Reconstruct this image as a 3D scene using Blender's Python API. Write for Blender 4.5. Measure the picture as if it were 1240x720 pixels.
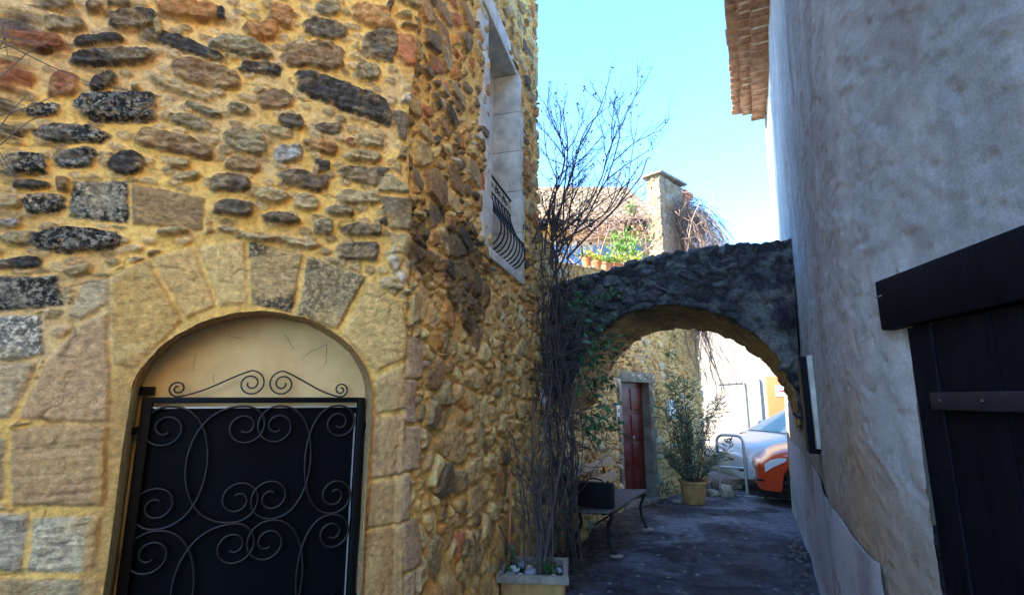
import bpy, bmesh, math, random
import numpy as np
from math import sin, cos, pi, radians, sqrt, atan2
from mathutils import Vector, Matrix

for o in list(bpy.data.objects): bpy.data.objects.remove(o)
SC = bpy.context.scene
COL = SC.collection

# ------------------------------------------------------------------ camera, sky, sun, exposure
CAMH = 1.65
PITCH = math.atan2(121.0, 619.0)
cam_d = bpy.data.cameras.new('camera'); cam = bpy.data.objects.new('camera', cam_d); COL.objects.link(cam)
cam_d.sensor_width = 36; cam_d.lens = 36*619/1240; cam_d.clip_end = 2000; cam_d.clip_start = .02
cam.location = (0, 0, CAMH); cam.rotation_euler = (pi/2 + PITCH, 0, 0)
SC.camera = cam
SUN_EL = 35.0
SUN_DIR = Vector((-.955, -.295, 0)).normalized()*cos(radians(SUN_EL)) + Vector((0, 0, sin(radians(SUN_EL))))
w = bpy.data.worlds.new('World'); SC.world = w; w.use_nodes = True
nt = w.node_tree; bg = nt.nodes['Background']
sky = nt.nodes.new('ShaderNodeTexSky'); sky.sky_type = 'NISHITA'; sky.sun_disc = False
sky.sun_elevation = radians(SUN_EL); sky.sun_rotation = math.atan2(SUN_DIR.x, SUN_DIR.y)
sky.altitude = 200; sky.air_density = 1.0; sky.dust_density = .15; sky.ozone_density = 1.6
tint = nt.nodes.new('ShaderNodeMix'); tint.data_type = 'RGBA'; tint.blend_type = 'MULTIPLY'; tint.inputs[0].default_value = 1; tint.inputs[7].default_value = (.385, .58, .76, 1)
nt.links.new(sky.outputs[0], tint.inputs[6]); nt.links.new(tint.outputs[2], bg.inputs[0]); bg.inputs[1].default_value = .15
sun_d = bpy.data.lights.new('sun', 'SUN'); sun_d.energy = 2.0; sun_d.angle = radians(.5); sun_d.color = (1, .93, .82)
sun = bpy.data.objects.new('sun', sun_d); COL.objects.link(sun); sun.location = (-5, -2, 14)
sun.rotation_euler = SUN_DIR.to_track_quat('Z', 'Y').to_euler()
vs = SC.view_settings; vs.view_transform = 'Standard'; vs.look = 'None'; vs.gamma = 1; vs.use_curve_mapping = False
vs.exposure = 3.3

# ------------------------------------------------------------------ projection of a pixel of the photograph (1240x720) on a plane
CP, SP = cos(PITCH), sin(PITCH)
def ray(x, y):
    dx = (x-620)/619; dy = (360-y)/619
    return np.array([dx, CP-dy*SP, dy*CP+SP])
def project(P):
    P = np.asarray(P, float)
    d = P[..., 1]*CP + (P[..., 2]-CAMH)*SP
    u = (P[..., 2]-CAMH)*CP - P[..., 1]*SP
    d = np.where(d < .05, .05, d)
    return 620+619*P[..., 0]/d, 360-619*u/d
def on_wall(x, y, O, a):
    """pixel -> (u, z) on the vertical plane through O along a"""
    r = ray(x, y); n = (a[1], -a[0])
    t = (O[0]*n[0]+O[1]*n[1])/(r[0]*n[0]+r[1]*n[1])
    X, Y = r[0]*t, r[1]*t
    return (X-O[0])*a[0]+(Y-O[1])*a[1], CAMH+r[2]*t
def at_depth(x, y, Y):
    r = ray(x, y); t = Y/r[1]
    return Vector((r[0]*t, Y, CAMH+r[2]*t))
def on_ground(x, y, z=0):
    r = ray(x, y); t = (z-CAMH)/r[2]
    return Vector((r[0]*t, r[1]*t, z))

# ------------------------------------------------------------------ numpy noise
def _h(ix, iy, iz, s):
    h = (ix.astype(np.int64)*374761393 + iy.astype(np.int64)*668265263 + iz.astype(np.int64)*2147483647 + s*974634777) & 0xffffffff
    h = ((h ^ (h >> 13))*1274126177) & 0xffffffff
    h = ((h ^ (h >> 16))*2246822519) & 0xffffffff
    h = h ^ (h >> 15)
    return (h & 0xffffff)/float(0x1000000)
def vnoise(P, s=0):
    i = np.floor(P).astype(np.int64); f = P-i; f = f*f*(3-2*f); r = 0
    for a in (0, 1):
        for b in (0, 1):
            for c in (0, 1):
                wt = (f[:, 0] if a else 1-f[:, 0])*(f[:, 1] if b else 1-f[:, 1])*(f[:, 2] if c else 1-f[:, 2])
                r = r + wt*_h(i[:, 0]+a, i[:, 1]+b, i[:, 2]+c, s)
    return r
def fbm(P, o=4, s=0, g=.5):
    r = 0; a = 1; t = 0
    for k in range(o):
        r = r+a*vnoise(P*2.03**k+k*7.13, s+k); t += a; a *= g
    return r/t
def cell(P, s=0, dim=3, j=.85):
    i = np.floor(P).astype(np.int64); N = len(P)
    f1 = np.full(N, 9.); f2 = np.full(N, 9.); idd = np.zeros(N)
    zr = (-1, 0, 1) if dim == 3 else (0,)
    for a in (-1, 0, 1):
        for b in (-1, 0, 1):
            for c in zr:
                A, B, C_ = i[:, 0]+a, i[:, 1]+b, (i[:, 2]+c if dim == 3 else np.zeros(N, np.int64))
                x = A+.5+(_h(A, B, C_, s)-.5)*j-P[:, 0]
                y = B+.5+(_h(A, B, C_, s+1)-.5)*j-P[:, 1]
                z = (C_+.5+(_h(A, B, C_, s+2)-.5)*j-P[:, 2]) if dim == 3 else 0
                d = np.sqrt(x*x+y*y+z*z)
                m = d < f1
                f2 = np.where(m, f1, np.minimum(f2, d)); idd = np.where(m, _h(A, B, C_, s+3), idd); f1 = np.where(m, d, f1)
    return f1, f2, idd
def P3(u, z, c=0.):
    return np.stack([u, z, np.zeros_like(u)+c], 1)
def sstep(a, b, x):
    t = np.clip((x-a)/(b-a), 0, 1); return t*t*(3-2*t)
def mixc(a, b, t):
    t = np.asarray(t)[:, None]; return a*(1-t)+b*t

# ------------------------------------------------------------------ object helpers
def tag(o, label=None, cat=None, group=None, kind=None):
    if label: o['label'] = label
    if cat: o['category'] = cat
    if group: o['group'] = group
    if kind: o['kind'] = kind
    return o
def thing(name, label, cat, loc=(0, 0, 0), group=None):
    o = bpy.data.objects.new(name, None); COL.objects.link(o); o.location = loc; o.empty_display_size = .2
    return tag(o, label, cat, group)
def link(name, me, mat, parent=None, smooth=True, rebase=True):
    o = bpy.data.objects.new(name, me); COL.objects.link(o)
    if mat: me.materials.append(mat)
    if smooth:
        me.polygons.foreach_set('use_smooth', [True]*len(me.polygons))
    if parent is not None:
        o.parent = parent
        if parent.type == 'EMPTY' : o.location = -parent.location
        elif 'base' in parent: o.location = -Vector(parent['base'])
    elif rebase and len(me.vertices):
        co = np.empty(len(me.vertices)*3, np.float32); me.vertices.foreach_get('co', co); co = co.reshape(-1, 3)
        b = Vector(((co[:, 0].min()+co[:, 0].max())/2, (co[:, 1].min()+co[:, 1].max())/2, co[:, 2].min()))
        me.transform(Matrix.Translation(-b)); o.location = b; o['base'] = tuple(b)
    return o
class MB:
    def __init__(s): s.v = []; s.f = []
    def add(s, vs_, fs):
        n = len(s.v); s.v += [tuple(p) for p in vs_]; s.f += [tuple(i+n for i in f) for f in fs]
    def box(s, c, size, R=None, bev=0, jit=0):
        bm = bmesh.new(); bmesh.ops.create_cube(bm, size=1)
        bmesh.ops.scale(bm, vec=size, verts=bm.verts)
        if bev: bmesh.ops.bevel(bm, geom=bm.edges[:], offset=bev, segments=2, affect='EDGES', profile=.6)
        M = Matrix.Translation(Vector(c)) @ (R.to_4x4() if R is not None else Matrix())
        bm.transform(M); bm.verts.ensure_lookup_table()
        s.add([v.co for v in bm.verts], [[v.index for v in f.verts] for f in bm.faces]); bm.free()
        return s
    def tube(s, pts, r, n=6, cap=True):
        pts = [Vector(p) for p in pts]
        if not hasattr(r, '__len__'): r = [r]*len(pts)
        up = None; rings = []; base = len(s.v)
        for i, p in enumerate(pts):
            t = (pts[min(i+1, len(pts)-1)]-pts[max(i-1, 0)])
            if t.length < 1e-9: t = Vector((0, 0, 1))
            t.normalize()
            if up is None: up = Vector((0, 0, 1)) if abs(t.z) < .9 else Vector((1, 0, 0))
            b = t.cross(up); 
            if b.length < 1e-4: b = t.orthogonal()
            b.normalize(); up = b.cross(t)
            for k in range(n):
                a = 2*pi*k/n; s.v.append(tuple(p+(b*cos(a)+up*sin(a))*r[i]))
        for i in range(len(pts)-1):
            for k in range(n):
                A = base+i*n+k; B = base+i*n+(k+1) % n
                s.f.append((A, B, B+n, A+n))
        if cap:
            s.f.append(tuple(base+k for k in range(n))[::-1]); s.f.append(tuple(base+(len(pts)-1)*n+k for k in range(n)))
        return s
    def lathe(s, prof, c, n=28, R=None, sc=(1, 1)):
        base = len(s.v)
        for (r, z) in prof:
            for k in range(n):
                p = Vector((r*cos(2*pi*k/n)*sc[0], r*sin(2*pi*k/n)*sc[1], z))
                if R is not None: p = R @ p
                s.v.append(tuple(p+Vector(c)))
        for i in range(len(prof)-1):
            for k in range(n):
                A = base+i*n+k; B = base+i*n+(k+1) % n
                s.f.append((A, B, B+n, A+n))
        s.f.append(tuple(base+k for k in range(n))[::-1]); s.f.append(tuple(base+(len(prof)-1)*n+k for k in range(n)))
        return s
    def leaf(s, p, d, L, W, nrm=None, fold=.15):
        p = Vector(p); d = Vector(d).normalized(); nrm = Vector(nrm) if nrm is not None else Vector((random.gauss(0, 1), random.gauss(0, 1), random.gauss(0, 1)+.6))
        b = d.cross(nrm)
        if b.length < 1e-3: b = d.orthogonal()
        b.normalize(); n = b.cross(d)
        m = p+d*L*.45
        tip = p+d*L-n*L*.12*random.random()
        s.add([p, m+b*W/2+n*W*fold, tip, m-b*W/2+n*W*fold, m-n*W*.02], [(0, 4, 1), (4, 2, 1), (0, 3, 4), (3, 2, 4)])
        return s
    def blob(s, c, size, seed=0, sub=3, rough=.18, R=None, sq=1.0):
        bm = bmesh.new(); bmesh.ops.create_icosphere(bm, subdivisions=sub, radius=1)
        co = np.array([v.co[:] for v in bm.verts])
        d = 1+rough*2*(fbm(co*1.6+seed*3.7, 3, seed)-.5)
        if sq != 1: co = np.sign(co)*np.abs(co)**sq
        co = co*d[:, None]*np.array(size)
        for v, p in zip(bm.verts, co):
            q = Vector(p); q = (R @ q) if R is not None else q; v.co = q+Vector(c)
        s.add([v.co for v in bm.verts], [[v.index for v in f.verts] for f in bm.faces]); bm.free()
        return s
    def prism(s, poly, h0, h1, fr):
        """polygon in (p,q), extruded from h0 to h1; fr(p,q,h)->point"""
        n = len(poly)
        s.add([fr(p, q, h0) for p, q in poly]+[fr(p, q, h1) for p, q in poly],
              [tuple(range(n))[::-1], tuple(range(n, 2*n))]+[(i, (i+1) % n, n+(i+1) % n, n+i) for i in range(n)])
        return s
    def build(s, name, mat, parent=None, smooth=False, auto=None):
        me = bpy.data.meshes.new(name); me.from_pydata(s.v, [], s.f); me.validate(); me.update()
        bm = bmesh.new(); bm.from_mesh(me); bmesh.ops.recalc_face_normals(bm, faces=bm.faces); bm.to_mesh(me); bm.free()
        o = link(name, me, mat, parent, smooth)
        if auto is not None and smooth: me.set_sharp_from_angle(angle=radians(auto))
        return o
def pieces(mb, name, mat, parent=None, smooth=False, auto=None):
    """every connected piece as a mesh of its own"""
    n = len(mb.v); par = list(range(n))
    def find(i):
        while par[i] != i: par[i] = par[par[i]]; i = par[i]
        return i
    for f in mb.f:
        for k in f[1:]: par[find(k)] = find(f[0])
    groups = {}
    for f in mb.f: groups.setdefault(find(f[0]), []).append(f)
    out = []
    for fs in groups.values():
        ids = sorted({k for f in fs for k in f}); mp = {k: i for i, k in enumerate(ids)}; m = MB()
        m.add([mb.v[k] for k in ids], [[mp[k] for k in f] for f in fs]); out.append(m.build(name, mat, parent, smooth, auto))
    return out
def np_mesh(name, V, F, C, mat, parent=None, rebase=True):
    me = bpy.data.meshes.new(name)
    me.vertices.add(len(V)); me.vertices.foreach_set('co', V.astype(np.float32).ravel())
    me.loops.add(F.size); me.loops.foreach_set('vertex_index', F.astype(np.int32).ravel())
    me.polygons.add(len(F)); me.polygons.foreach_set('loop_start', np.arange(0, F.size, F.shape[1], dtype=np.int32))
    me.update(calc_edges=True)
    if C is not None:
        at = me.color_attributes.new('Col', 'FLOAT_COLOR', 'POINT'); at.data.foreach_set('color', C.astype(np.float32).ravel())
    return link(name, me, mat, parent, True, rebase)

class Path:
    """polyline in plan, rounded, parametrised by arc length"""
    def __init__(s, pts, zero=0, r=.06, side=1):
        s.p = np.array(pts, float); d = np.linalg.norm(np.diff(s.p, axis=0), axis=1)
        s.c = np.concatenate([[0], np.cumsum(d)]); s.c -= s.c[zero]; s.r = r; s.side = side
    def raw(s, u):
        x = np.interp(u, s.c, s.p[:, 0]); y = np.interp(u, s.c, s.p[:, 1])
        d0 = (s.p[1]-s.p[0])/np.linalg.norm(s.p[1]-s.p[0]); d1 = (s.p[-1]-s.p[-2])/np.linalg.norm(s.p[-1]-s.p[-2])
        lo = np.minimum(u-s.c[0], 0); hi = np.maximum(u-s.c[-1], 0)
        return np.stack([x+d0[0]*lo+d1[0]*hi, y+d0[1]*lo+d1[1]*hi], 1)
    def at(s, u):
        u = np.atleast_1d(np.asarray(u, float)); q = 0; K = 9
        for k in range(K): q = q+s.raw(u+s.r*(k-(K-1)/2)/((K-1)/2))
        q = q/K; e = s.r
        t = s.raw(u+e)-s.raw(u-e); t = t/np.linalg.norm(t, axis=1)[:, None]
        n = np.stack([t[:, 1], -t[:, 0]], 1)*s.side
        return q, t, n
    def pt(s, u, z, off=0):
        q, t, n = s.at(u); return Vector((q[0, 0]+n[0, 0]*off, q[0, 1]+n[0, 1]*off, z))

def sheet(name, path, us, zs, fn, mat, parent=None, hole=None, ztop=None, shift=None):
    U, Z = np.meshgrid(us, zs, indexing='ij'); nu, nz = U.shape
    u = U.ravel().copy(); z = Z.ravel().copy()
    keep = None
    if hole is not None:
        s = hole(u, z)
        m = (s < 0) & (s > -.03)
        if m.any():
            e = 1e-3; um, zm = u[m], z[m]
            gx = (hole(um+e, zm)-hole(um-e, zm))/(2*e); gz = (hole(um, zm+e)-hole(um, zm-e))/(2*e)
            L = np.maximum(np.sqrt(gx*gx+gz*gz), .3)
            u[m] = um-s[m]*gx/L/L; z[m] = zm-s[m]*gz/L/L
        keep = s > 0
    if ztop is not None:
        zt = ztop(u); z = np.minimum(z, zt)
    h, C = fn(u, z)
    q, t, n = path.at(u)
    P = np.empty((len(u), 3)); P[:, :2] = q+n*h[:, None]; P[:, 2] = z
    if shift is not None: P[:, :2] += n*shift(u, z)[:, None]
    idx = np.arange(nu*nz).reshape(nu, nz)
    F = np.stack([idx[:-1, :-1], idx[1:, :-1], idx[1:, 1:], idx[:-1, 1:]], -1).reshape(-1, 4)
    if path.side < 0: F = F[:, ::-1]
    if keep is not None: F = F[keep[F].any(1)]
    if ztop is not None: F = F[(Z.ravel()[F] < zt[F]+.02).any(1) & ((z[F].max(1)-z[F].min(1)) > 1e-6)]
    used = np.zeros(nu*nz, bool); used[F] = True; remap = np.cumsum(used)-1
    return np_mesh(name, P[used], remap[F], C[used], mat, parent)

# ------------------------------------------------------------------ materials
def mat_new(name):
    m = bpy.data.materials.new(name); m.use_nodes = True; return m, m.node_tree, m.node_tree.nodes['Principled BSDF']
def N(t, k, **kw):
    n = t.nodes.new(k)
    for a, b in kw.items():
        if a == 'ins':
            for i, v in b.items(): n.inputs[i].default_value = v
        else: setattr(n, a, b)
    return n
def ramp(t, src, stops):
    r = N(t, 'ShaderNodeValToRGB'); e = r.color_ramp.elements
    while len(e) < len(stops): e.new(.5)
    for k, (p, c) in enumerate(stops):
        e[k].position = p; e[k].color = (c, c, c, 1) if not hasattr(c, '__len__') else (*c, 1)
    t.links.new(src, r.inputs[0]); return r.outputs[0]
def mixn(t, f, a, b, mode='MIX'):
    m = N(t, 'ShaderNodeMix', data_type='RGBA', blend_type=mode)
    for sock, v in ((m.inputs[0], f), (m.inputs[6], a), (m.inputs[7], b)):
        if isinstance(v, bpy.types.NodeSocket): t.links.new(v, sock)
        elif hasattr(v, '__len__'): sock.default_value = (*v, 1) if len(v) == 3 else v
        else: sock.default_value = v if sock.type == 'VALUE' else (v, v, v, 1)
    return m.outputs[2]
def noise(t, scale, detail=5, rough=.55, vec=None, sc=None):
    n = N(t, 'ShaderNodeTexNoise'); n.inputs['Scale'].default_value = scale; n.inputs['Detail'].default_value = detail; n.inputs['Roughness'].default_value = rough
    if vec is None:
        tc = N(t, 'ShaderNodeTexCoord'); vec = tc.outputs['Object']
    if sc is not None:
        mp = N(t, 'ShaderNodeMapping'); mp.inputs['Scale'].default_value = sc; t.links.new(vec, mp.inputs[0]); vec = mp.outputs[0]
    t.links.new(vec, n.inputs['Vector']); return n.outputs['Fac']
def bump(t, b, src, strength=.4, dist=.01):
    n = N(t, 'ShaderNodeBump'); n.inputs['Strength'].default_value = strength; n.inputs['Distance'].default_value = dist
    t.links.new(src, n.inputs['Height']); t.links.new(n.outputs[0], b.inputs['Normal'])
def simple(name, c, rough=.6, var=.25, scale=20, metal=0, bmp=.2, dist=.004, sc=None, c2=None, spec=None, coat=0):
    m, t, b = mat_new(name)
    f = noise(t, scale, 6, .6, sc=sc)
    lo = [x*(1-var) for x in c]; hi = c2 if c2 else [min(1, x*(1+var)) for x in c]
    t.links.new(ramp(t, f, [(.3, lo), (.7, hi)]), b.inputs['Base Color'])
    b.inputs['Roughness'].default_value = rough; b.inputs['Metallic'].default_value = metal
    if spec is not None: b.inputs['Specular IOR Level'].default_value = spec
    if coat: b.inputs['Coat Weight'].default_value = coat; b.inputs['Coat Roughness'].default_value = .05
    if bmp: bump(t, b, noise(t, scale*3, 5, .6, sc=sc), bmp, dist)
    return m
def attr_mat(name, rough=.9, f1=38, lo=.62, hi=1.3, b1=.5, dist=.006, speck=True):
    """base colour from the per-stone colour attribute, with grain; alpha = how much lichen grows on it"""
    m, t, b = mat_new(name)
    a = N(t, 'ShaderNodeVertexColor', layer_name='Col')
    g = noise(t, f1, 8, .65); g2 = noise(t, max(f1*4.5, 110), 4, .7)
    c = mixn(t, 1, a.outputs[0], ramp(t, g, [(.3, lo), (.7, hi)]), 'MULTIPLY')
    c = mixn(t, 1, c, ramp(t, g2, [(.3, .8), (.7, 1.18)]), 'MULTIPLY')
    if speck:
        g3 = noise(t, 24, 6, .7, sc=(1, 1, 3.2)); am = N(t, 'ShaderNodeMath', operation='MULTIPLY', use_clamp=True); am.inputs[1].default_value = 5; t.links.new(a.outputs[1], am.inputs[0]); c = mixn(t, am.outputs[0], c, ramp(t, g3, [(.36, .58), (.5, 1.02), (.66, 1.18)]), 'MULTIPLY')
    else:
        g3 = noise(t, 90, 4, .7)
    if speck:
        big = ramp(t, noise(t, 7, 4, .6), [(.3, .25), (.5, 1)])
        s1 = mixn(t, 1, ramp(t, noise(t, 48, 8, .72), [(.42, 0), (.52, 1)]), big, 'MULTIPLY')
        mu = N(t, 'ShaderNodeMath', operation='MULTIPLY'); t.links.new(s1, mu.inputs[0]); t.links.new(a.outputs[1], mu.inputs[1])
        c = mixn(t, mu.outputs[0], c, (.02, .017, .015))
        s2 = ramp(t, noise(t, 26, 8, .78), [(.56, 0), (.64, .55)])
        mu2 = N(t, 'ShaderNodeMath', operation='MULTIPLY'); t.links.new(s2, mu2.inputs[0]); t.links.new(a.outputs[1], mu2.inputs[1])
        c = mixn(t, mu2.outputs[0], c, (.42, .37, .27))
        s3 = ramp(t, noise(t, 12, 5, .7), [(.64, 0), (.68, 1)])
        mu3 = N(t, 'ShaderNodeMath', operation='MULTIPLY'); t.links.new(s3, mu3.inputs[0]); t.links.new(a.outputs[1], mu3.inputs[1])
        c = mixn(t, mu3.outputs[0], c, (.42, .3, .04))
    t.links.new(c, b.inputs['Base Color']); b.inputs['Roughness'].default_value = rough; b.inputs['Specular IOR Level'].default_value = .3
    ad = N(t, 'ShaderNodeMath', operation='ADD'); t.links.new(g, ad.inputs[0]); 
    mm = N(t, 'ShaderNodeMath', operation='MULTIPLY'); mm.inputs[1].default_value = .5; t.links.new(g2, mm.inputs[0]); t.links.new(mm.outputs[0], ad.inputs[1])
    ae = N(t, 'ShaderNodeMath', operation='ADD'); t.links.new(ad.outputs[0], ae.inputs[0]); mg = N(t, 'ShaderNodeMath', operation='MULTIPLY'); mg.inputs[1].default_value = .5; t.links.new(g3, mg.inputs[0]); t.links.new(mg.outputs[0], ae.inputs[1]); ad = ae
    bump(t, b, ad.outputs[0], b1, dist)
    return m
M = {}
M['rubble'] = attr_mat('rubble_stone', b1=.75, dist=.009)
M['plaster_attr'] = attr_mat('grey_plaster', f1=9, lo=.86, hi=1.12, b1=.45, dist=.008, speck=False)
M['asphalt'] = attr_mat('asphalt', rough=.85, f1=14, lo=.6, hi=1.45, b1=.8, dist=.012, speck=False)
M['limestone'] = simple('limestone', (.6, .54, .44), .85, .3, 7, bmp=.5)
M['oldstone'] = simple('old_stone', (.2, .17, .13), .9, .45, 6, bmp=.6)
M['cream'] = simple('cream_plaster', (.9, .56, .22), .9, .14, 5, bmp=.3, c2=(.95, .66, .3))
M['scroll'] = simple('worn_iron', (.006, .006, .007), .42, .5, 30, bmp=.3, dist=.002, c2=(.014, .011, .009))
M['blackpaint'] = simple('black_gate_paint', (.003, .003, .004), .5, .3, 30, bmp=.2, dist=.002, spec=.15)
M['battenwood'] = simple('navy_batten', (.016, .016, .028), .5, .4, 9, bmp=.4, sc=(1, 1, 12))
M['iron'] = simple('black_iron', (.006, .006, .008), .4, .3, 30, bmp=.25, dist=.002, spec=.3)
M['sheet'] = simple('black_sheet', (.0022, .0026, .0045), .5, .3, 4, bmp=.1, spec=.08)
M['navywood'] = simple('dark_navy_wood', (.0035, .0035, .008), .6, .5, 6, bmp=.5, sc=(8, 8, 1), spec=.12)
M['white_frame'] = simple('white_paint', (.7, .7, .68), .5, .05, 12, bmp=.1)
M['glass_dark'] = simple('window_glass', (.05, .07, .09), .06, .2, 2, bmp=0)
M['blue_glass'] = simple('blue_glazing', (.16, .36, .72), .15, .3, 3, bmp=0)
M['terra'] = simple('terracotta', (.55, .2, .09), .85, .2, 14)
M['tile'] = simple('roof_tile', (.3, .19, .09), .9, .35, 5, c2=(.46, .34, .2), bmp=.5)
M['tile_dark'] = simple('weathered_tile', (.25, .22, .18), .9, .4, 6, bmp=.5)
M['eave_tile'] = simple('eave_tile', (.4, .19, .1), .9, .3, 9, c2=(.6, .38, .24), bmp=.4)
M['white_wall'] = simple('white_render', (.44, .36, .27), .92, .06, 2, bmp=.2)
M['ochre_wall'] = simple('ochre_render', (.5, .34, .14), .92, .15, 5, bmp=.4)
M['wood_back'] = simple('weathered_slat', (.4, .25, .15), .8, .3, 7, sc=(1, 1, 14), bmp=.6)
M['wood_seat'] = simple('grey_slat', (.12, .1, .1), .75, .3, 7, sc=(14, 1, 1), bmp=.6)
M['bag'] = simple('black_fabric', (.006, .006, .007), .8, .2, 40, spec=.2)
M['reddoor'] = simple('red_door_paint', (.12, .013, .006), .5, .3, 8, bmp=.2)
M['stem'] = simple('vine_bark', (.075, .055, .05), .9, .4, 40, bmp=.4)
M['twig'] = simple('bare_twig', (.2, .14, .11), .9, .3, 30, bmp=.2)
M['twig_pale'] = simple('dry_creeper', (.36, .25, .2), .9, .35, 14, bmp=.2)
M['leaf'] = simple('green_leaf', (.035, .11, .03), .5, .4, 25, bmp=.1)
M['oleander'] = simple('oleander_leaf', (.07, .12, .06), .5, .45, 20, bmp=.1)
M['yleaf'] = simple('yellow_green_leaf', (.42, .45, .05), .55, .35, 20, bmp=.1)
M['gleaf'] = simple('bright_leaf', (.14, .3, .04), .55, .35, 20, bmp=.1)
M['deadleaf'] = simple('dead_leaf', (.12, .055, .04), .9, .5, 40, bmp=0)
M['pebble'] = simple('pebble', (.3, .29, .27), .8, .45, 12, bmp=.3)
M['grit'] = simple('grit', (.13, .115, .1), .9, .5, 18, bmp=.4)
M['rock'] = simple('rock', (.3, .26, .2), .9, .4, 8, bmp=.8, dist=.01)
M['planter'] = simple('planter_clay', (.42, .22, .075), .85, .3, 12, sc=(1, 1, .3), bmp=.4)
M['rim'] = simple('planter_rim', (.26, .21, .16), .85, .3, 20, bmp=.5)
M['soil'] = simple('soil', (.04, .03, .022), .95, .4, 40, bmp=.8, dist=.01)
M['galv'] = simple('galvanised_steel', (.5, .52, .54), .4, .12, 20, metal=.7)
M['silver'] = simple('silver_car_paint', (.62, .66, .7), .3, .02, 2, bmp=0, coat=.6)
M['orange'] = simple('orange_car_paint', (.68, .06, .012), .3, .04, 2, bmp=0, coat=.7)
M['tyre'] = simple('tyre', (.015, .015, .016), .85, .2, 20)
M['rimalloy'] = simple('wheel_rim', (.5, .5, .52), .35, .1, 10, metal=.6, bmp=0)
M['blackplastic'] = simple('black_plastic', (.02, .02, .022), .55, .15, 10, bmp=0)
M['lens'] = simple('headlight_lens', (.75, .8, .84), .08, .08, 30, bmp=0)
M['carglass'] = simple('car_glass', (.1, .16, .18), .04, .1, 2, bmp=0)
M['cargreenglass'] = simple('windscreen_glass', (.35, .6, .62), .05, .1, 2, bmp=0)
M['sign_white'] = simple('sign_white', (.75, .75, .72), .5, .05, 10, bmp=0)
M['ink'] = simple('black_ink', (.02, .02, .02), .6, .1, 10, bmp=0)
M['redink'] = simple('red_ink', (.5, .04, .03), .6, .1, 10, bmp=0)
M['brownwood'] = simple('orange_brown_wood', (.5, .17, .05), .6, .15, 9, sc=(8, 8, 1))
M['line'] = simple('worn_white_line', (.45, .45, .44), .8, .5, 14, bmp=.3)
# ------------------------------------------------------------------ ground (one sheet, centimetre relief near the camera)
def col(*c): return np.array(c, float)
def ground_fn(x, y):
    Pn = P3(x*1., y*1., 3.3)
    near = 1-sstep(14, 22, np.hypot(x, y))
    h = (fbm(Pn*.9, 3, 5)-.5)*.05+(fbm(Pn*7, 4, 6)-.5)*.02
    f1, f2, i = cell(P3(x*16, y*16), 9, 2); f1b, f2b, ib = cell(P3(x*38, y*38), 19, 2)
    peb = ((i > .975)*sstep(.42, .15, f1))*.011+((ib > .88)*sstep(.42, .1, f1b))*.005
    h = (h+peb)*near-.02
    c = mixc(col(.02, .021, .028), col(.085, .09, .12), sstep(.3, .7, fbm(Pn*2.6, 6, 8, .65)))
    pale = sstep(.47, .6, fbm(P3(x*1.1, y*1.1, 1.), 4, 21)); c = mixc(c, col(.17, .18, .21), pale*.85*(.5+fbm(P3(x*14, y*14), 3, 61)))
    dark = sstep(.52, .6, fbm(P3(x*1.6+5, y*1.6, 4.), 5, 31)); c = mixc(c, col(.018, .018, .022), dark*.7)
    c = mixc(c, np.stack([.1+.3*i]*3, 1)*col(1, .9, .78), (i > .975)*sstep(.42, .2, f1)*near*.6)
    c = mixc(c, col(.12, .11, .1), (ib > .88)*sstep(.4, .2, f1b)*near*.35)
    # leaf litter and grit against the bench wall and along the foot of the plaster wall
    dl = np.abs((x-.325)*.872-(y-5.87)*.49); lit = sstep(1.0, .2, dl)*(y > 5)*(y < 10)
    c = mixc(c, mixc(col(.03, .022, .018), col(.12, .085, .055), sstep(.4, .6, fbm(P3(x*22, y*22), 3, 41))), lit*.75)
    crack = sstep(.03, .0, np.abs(fbm(P3(x*1.3, y*1.3, 9.), 4, 51)-.5)*1.0)*near
    c = c*(1-.45*crack[:, None]); h = h-.008*crack
    return h, np.concatenate([c, np.zeros((len(x), 1))], 1)
gx = np.concatenate([[-900, -300, -100, -40, -20, -10, -5, -2], np.arange(-1, 6.5, .016), [7, 8, 10, 14, 20, 40, 100, 300, 900]])
gy = np.concatenate([[-900, -300, -100, -40, -15, -5, 0, 2, 3], np.arange(3.6, 11.5, .016), [12, 13, 15, 18, 25, 40, 100, 300, 900]])
GX, GY = np.meshgrid(gx, gy, indexing='ij'); hh, cc = ground_fn(GX.ravel(), GY.ravel())
idx = np.arange(GX.size).reshape(GX.shape)
F = np.stack([idx[:-1, :-1], idx[1:, :-1], idx[1:, 1:], idx[:-1, 1:]], -1).reshape(-1, 4)
g = np_mesh('ground', np.stack([GX.ravel(), GY.ravel(), hh], 1), F, cc, M['asphalt'], rebase=False); tag(g, kind='structure')

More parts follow.
